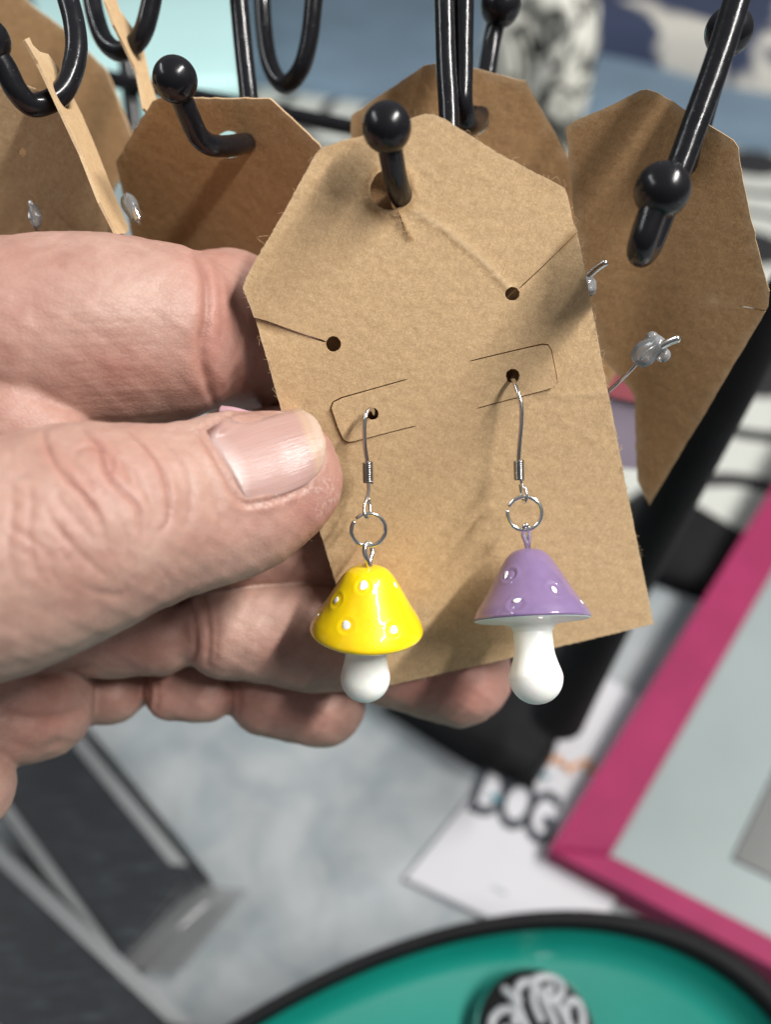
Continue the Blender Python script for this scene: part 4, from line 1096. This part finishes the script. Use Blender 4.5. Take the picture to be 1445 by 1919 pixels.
# low relief over everything so that no surface is perfectly even
rn = np.random.default_rng(2)
for f, a in ((.35, .10), (.8, .05), (1.7, .022)):
    for i in range(4):
        w = rn.normal(size=3); w /= np.linalg.norm(w); HVd += HN * (a * np.sin((HV @ w) * f * 2.2 + rn.uniform(0, 6)))[:, None] * .5
at = {'red': np.clip(red, 0, 1.2), 'pale': np.clip(pale, 0, 1), 'crease': np.clip(cre, 0, 1), 'dry': np.clip(dry, 0, 1)}
hand = mk('person', HVd, HF, M_SKIN, attrs=at, origin=toW(P(-500, 1100, 150))[0])
tag(hand, 'bare left hand pinching the front kraft card between thumb and curled fingers', 'person')

# thumbnail: a curved plate on the thumb
def hit(px, py, z0=100.0):
    dirs = np.c_[(px - 722.5) / F, (py - 959.5) / F, np.ones(len(px))]; z = np.full(len(px), z0)
    for _ in range(60):
        d = sdf((dirs * z[:, None]).astype(np.float32)); z = np.minimum(z + np.clip(d, -1, 3) * .8, 150)
    return z
ns, nt = 44, 40
ss, tt = np.meshgrid(np.linspace(0, 1, ns), np.linspace(-1, 1, nt), indexing='ij')
def edge(pts, s): q = spline(pts, 12); i = s * (len(q) - 1); return np.stack([np.interp(i, np.arange(len(q)), q[:, k]) for k in (0, 1)], -1)
lowE = edge([(456, 937), (490, 936), (535, 925), (584, 904)], ss); upE = edge([(378, 812), (420, 788), (470, 768), (530, 754)], ss)
w = (tt + 1) / 2
px2 = upE * (1 - w)[..., None] + lowE * w[..., None]
axd = np.array([0.945, -0.33]); per = np.array([.33, .945])
bulge = 52 * (1 - np.abs(tt) ** 2.4) * ss ** 3 - 14 * (1 - tt ** 2) * (1 - ss) ** 4 * -0.3
px2 = px2 + bulge[..., None] * axd
rag = np.random.default_rng(4).normal(0, 1, nt); rag = np.convolve(rag, np.ones(5) / 5, 'same'); px2 += (ss ** 12)[..., None] * (rag[None, :] * 2.2)[..., None] * axd
z0_ = hit(px2[..., 0].ravel(), px2[..., 1].ravel()).reshape(ns, nt)
# longitudinal straightening: a smooth quadratic along s for each t
zs = np.empty_like(z0_)
for j in range(nt):
    sel = ss[:, j] < 0.80
    co_ = np.polyfit(ss[sel, j], z0_[sel, j], 2); zs[:, j] = np.polyval(co_, ss[:, j])
ker = np.ones(7) / 7
for i in range(ns):
    pz = np.pad(zs[i], 3, mode='reflect', reflect_type='odd'); zs[i] = np.convolve(pz, ker, 'valid')
lift = 0.36 * (1 - tt ** 4) * np.clip(ss * 6 + .1, 0, 1) - 0.06 - 0.35 * np.clip(1 - ss * 9, 0, 1)
zt = zs - lift
Vn = np.stack([(px2[..., 0] - 722.5) * zt / F, (px2[..., 1] - 959.5) * zt / F, zt], -1).reshape(-1, 3)
idx = np.arange(ns * nt).reshape(ns, nt)
q = np.stack([idx[:-1, :-1], idx[:-1, 1:], idx[1:, 1:], idx[1:, :-1]], -1).reshape(-1, 4)
n0 = len(Vn); Vn2 = np.vstack([Vn, Vn + np.array([0, 0, 0.38])])
Fc = [tuple(x[::-1]) for x in q] + [tuple(x + n0) for x in q]
rimi = list(idx[0, :]) + list(idx[1:, -1]) + list(idx[-1, -2::-1]) + list(idx[-2:0, 0])
for k in range(len(rimi)): l = (k + 1) % len(rimi); Fc.append((rimi[k], rimi[l], n0 + rimi[l], n0 + rimi[k]))
nuv = np.c_[ss.ravel(), (tt.ravel() + 1) / 2]; nuv = np.vstack([nuv, nuv])
# face the camera
mkn = mk('thumbnail', Vn2, Fc, M_NAIL, hand, uv=nuv)
hz = []
for ln in ([(598, 985), (604, 1002), (590, 1014), (578, 1010)], [(560, 1000), (566, 1012), (560, 1022)], [(30, 900), (46, 890), (60, 888)], [(120, 1040), (140, 1036), (152, 1044)]):
    a_ = np.array(ln, float); z_ = hit(a_[:, 0], a_[:, 1]) - np.linspace(.1, .8, len(a_))
    hz.append(tube(spline([P(x, y, z) for (x, y), z in zip(a_, z_)], 6), .022, 5))
V, Fc = merge(hz); tag(mk('hair', V, Fc, M_HAIR, hand), None, None, None, 'stuff')
# ------------------------------------------------------------------ red and white bead behind the thumb
e = empty('striped_bead', tuple(toW(P(440, 768, 128))[0]), 'red and white striped bead glimpsed between index finger and thumb', 'bead')
pts = [P(414, 772, 127.5), P(442, 776, 127.5), P(490, 790, 128)]
V, Fc = tube(spline(pts, 8), 1.0, 14); mk('bead_body', V, Fc, M_PINKW, e)
for f in (.10, .26, .42, .58, .74, .90):
    p = pts[0] + (pts[2] - pts[0]) * f; V, Fc = tube(np.array([p - (pts[2] - pts[0]) * .04, p + (pts[2] - pts[0]) * .04]), 1.04, 14); mk('red_stripe', V, Fc, M_RED, e)

# ------------------------------------------------------------------ the two mushroom earrings
def sp_pts(lathe_fn, target, facing_axis): pass
def mushroom(name, label, soft, rimc, tilt, roll, Rr, Hc, col, spots, stem_len, bulb, neck, wire, coil, lower, ringc, ringr, ring_ax, ring_gap, eye):
    c = P(*rimc)
    a = np.array([math.sin(roll) * math.cos(tilt), -math.cos(roll) * math.cos(tilt), -math.sin(tilt)])   # up axis of the charm
    e = empty(name, tuple(toW(c - a * stem_len)[0]), label, 'earring', 'mushroom earrings on the front card')
    prof = [(Rr * .52, .10), (Rr * .80, -.05), (Rr * .94, -.22), (Rr * .985, -.12), (Rr, .16), (Rr * .985, .5), (Rr * .93, Hc * .14), (Rr * .84, Hc * .25), (Rr * .74, Hc * .38), (Rr * .64, Hc * .52), (Rr * .54, Hc * .66), (Rr * .445, Hc * .79), (Rr * .37, Hc * .88), (Rr * .29, Hc * .945), (Rr * .19, Hc * .985), (Rr * .08, Hc), (.001, Hc)]
    if soft: prof = [(Rr * .50, .25), (Rr * .80, .0), (Rr * .90, .02), (Rr * .97, .35), (Rr, .85), (Rr * .985, 1.5), (Rr * .935, Hc * .22), (Rr * .865, Hc * .31), (Rr * .775, Hc * .42), (Rr * .685, Hc * .54), (Rr * .59, Hc * .67), (Rr * .50, Hc * .79), (Rr * .42, Hc * .88), (Rr * .33, Hc * .945), (Rr * .21, Hc * .985), (Rr * .08, Hc), (.001, Hc)]
    pr = spline(prof, 6); pr[:, 0] = np.maximum(pr[:, 0], .001)
    V, Fc = lathe(pr, c, a, 140)
    ctr = c + a * np.clip((V - c) @ a, 0, None)[:, None]
    nrm = V - ctr; nl = np.linalg.norm(nrm, axis=1)[:, None]; nrm = nrm / np.maximum(nl, .01); nrm = nrm + a * .6; nrm /= np.linalg.norm(nrm, axis=1)[:, None]
    pxl = np.c_[V[:, 0] * F / V[:, 2] + 722.5, V[:, 1] * F / V[:, 2] + 959.5]
    front = (nrm * V).sum(1) < 0
    rr = np.random.default_rng(len(label)); hh = (V - c) @ a
    dv = np.zeros(len(V)); sc = []
    for (sx_, sy_, w_, h_, dxp, dyp, rg) in spots:
        d2 = np.where(front, np.hypot(pxl[:, 0] - sx_, pxl[:, 1] - sy_), 1e9); k = int(d2.argmin()); sc.append((V[k].copy(), nrm[k].copy()))
        dist = np.linalg.norm(V - V[k], axis=1)
        dv += rg * (-.08 * np.exp(-((dist - .98) / .22) ** 2) + .05 * np.exp(-((dist - 1.4) / .3) ** 2))
    ang = np.arctan2((V - c) @ frame_from(a)[1], (V - c) @ frame_from(a)[0])
    dv += .03 * np.sin(ang * 3 + 1 + hh * .3) + .016 * np.sin(ang * 5 + hh * .7) * np.clip(hh / 3, 0, 1) + .004 * np.sin(ang * 11 + hh * 2.2)
    V = V + nrm * dv[:, None] * (hh > -.1)[:, None]
    cap = mk('cap', V, Fc, col, e)
    for (p, n), (sx_, sy_, w_, h_, dxp, dyp, rg) in zip(sc, spots):
        u, v, n_ = frame_from(n); up = a - n * (a @ n); up /= np.linalg.norm(up); sd = np.cross(up, n)
        p = p + sd * dxp + up * dyp
        t = np.linspace(0.02, math.pi / 2, 8); ph = np.linspace(0, 2 * math.pi, 20, endpoint=False); Vs = []; Fs = []
        jit = 1 + .05 * np.sin(ph * 3 + sx_) + .07 * np.sin(ph * 2 + sy_)
        for x in t[::-1]:
            for q_, j in zip(ph, jit): Vs.append(p + sd * (w_ * math.sin(x) * math.cos(q_) * j) + up * (h_ * math.sin(x) * math.sin(q_) * j) + n * (.13 * math.cos(x) - .03))
        for i in range(7):
            for k in range(20): Fs.append((i * 20 + k, i * 20 + (k + 1) % 20, (i + 1) * 20 + (k + 1) % 20, (i + 1) * 20 + k))
        mk('spot', Vs, Fs, M_WSPOT, cap)
    # pale underside disc and the pear shaped stem
    up_ = [(Rr * .985, -.16), (Rr * .95, -.34), (Rr * .85, -.46), (Rr * .6, -.62), (neck * 1.25, -1.0), (neck * 1.03, -1.9)]
    if soft: up_ = [(Rr * .84, .10), (Rr * .6, .0), (neck * 1.4, -.5), (neck * 1.05, -1.6)]
    L = stem_len; st = up_ + [(neck, -2.6), (neck * 1.03, -L + bulb * 1.95), (neck + (bulb - neck) * .45, -L + bulb * 1.55), *[(bulb * math.cos(x), -L + bulb * .98 - bulb * .98 * math.sin(x)) for x in np.linspace(-.15, 1.5705, 8)]]
    V, Fc = lathe(spline(st, 6), c, a, 64); mk('stem', V, Fc, M_WRESIN, e)
    # wire, coil, loops
    wp = spline([P(*x) for x in wire], 10); V, Fc = tube(wp, .335, 12); mk('ear_wire', V, Fc, M_STEEL, e)
    c0, c1 = P(*coil[0]), P(*coil[1]); ax = c1 - c0; L2_ = np.linalg.norm(ax); u, v, w_ = frame_from(ax)
    n = 9; t = np.linspace(0, n * 2 * math.pi, n * 18)
    V, Fc = tube(c0 + ax * (t / t[-1])[:, None] + .62 * (np.cos(t)[:, None] * u + np.sin(t)[:, None] * v), .21, 8); mk('coil', V, Fc, M_DSTEEL, e)
    V, Fc = tube(spline([P(*x) for x in lower], 8), .28, 12); mk('wire_loop', V, Fc, M_SILVER, e)
    rc = P(*ringc); u, v, w_ = frame_from(ring_ax); t = np.linspace(.12, 2 * math.pi - .12, 64) + ring_gap
    V, Fc = tube(rc + ringr * (np.cos(t)[:, None] * u + np.sin(t)[:, None] * v), .34, 14); mk('jump_ring', V, Fc, M_SILVER, e)
    V, Fc = tube(spline([P(*x) for x in eye], 8), .40, 14); mk('screw_eye', V, Fc, M_SILVER, e)
    return e
ysp = [(680, 1099, .64, .82, 0, 0.12, 1), (630, 1124, .5, .5, -.1, 0, 1), (648, 1172, .66, .68, 0, .12, 1), (739, 1181, .66, .68, .1, .1, 1), (740, 1097, .4, .5, .2, 0, .6), (596, 1152, .2, .25, 0, 0, .5)]
mushroom('mushroom_earring', 'yellow white-spotted mushroom earring hanging beside the thumb', True, (687, 1188, 131), math.radians(15), math.radians(2), 8.9, 11.2, M_YELLOW, ysp, 11.4, 3.95, 3.2,
         [(702, 786, 131.5), (701, 777, 128.6), (697, 768, 126.2), (690, 769, 125.1), (685, 782, 124.6), (683, 805, 124.8), (684, 835, 125.4), (688, 862, 126.2), (690, 885, 126.7), (690, 905, 127.0)],
         [(689, 867, 126.4), (690, 905, 127.0)],
         [(690, 900, 127.0), (691, 920, 127.2), (687, 936, 127.1), (683, 948, 126.8), (683, 962, 126.3), (688, 971, 126.6), (693, 962, 127.6), (693, 946, 128), (690, 934, 127.8)],
         (691, 993, 127.4), 2.62, (0.12, 0.30, -0.94), 2.0,
         [(692, 1070, 127.9), (690, 1054, 127.4), (685, 1040, 127.0), (684, 1026, 127.0), (689, 1016, 127.6), (696, 1022, 128.6), (698, 1036, 128.6), (694, 1048, 128.2), (693, 1064, 128.0)])
psp = [(955, 1076, .28, .8, -.66, 0.1, 2.6), (1038, 1104, .46, .62, -.05, -.2, 2.6), (967, 1131, .6, .42, .1, .62, 2.6), (1090, 1128, .3, .4, 0, 0, .6), (1010, 1160, .4, .25, 0, -.2, .5)]
mushroom('mushroom_earring', 'purple white-spotted mushroom earring with longer white stem at the right', False, (997, 1159, 130), math.radians(-11.5), math.radians(-2), 9.15, 11.0, M_PURPLE, psp, 13.1, 4.12, 3.0,
         [(957, 698, 131.5), (959, 706, 128.2), (963, 714, 125.8), (970, 733, 124.6), (977, 760, 124.4), (977, 795, 124.9), (974, 830, 125.7), (972, 862, 126.5), (972, 885, 127.0), (973, 898, 127.3)],
         [(972, 864, 126.6), (973, 899, 127.3)],
         [(973, 894, 127.2), (978, 908, 127.5), (984, 916, 127.2), (987, 930, 127.1), (984, 941, 127.6), (979, 934, 128.4), (976, 920, 128.2), (974, 905, 127.8)],
         (983, 962, 128.2), 2.60, (-0.10, 0.16, -0.98), 2.75,
         [(989, 1038, 132.2), (987, 1020, 131), (982, 1006, 129.8), (980, 994, 128.8), (985, 984, 128.3), (991, 992, 128.9), (992, 1006, 130.2), (990, 1026, 131.6)])
print('verts', sum(len(o.data.vertices) for o in S.objects if o.type == 'MESH'))
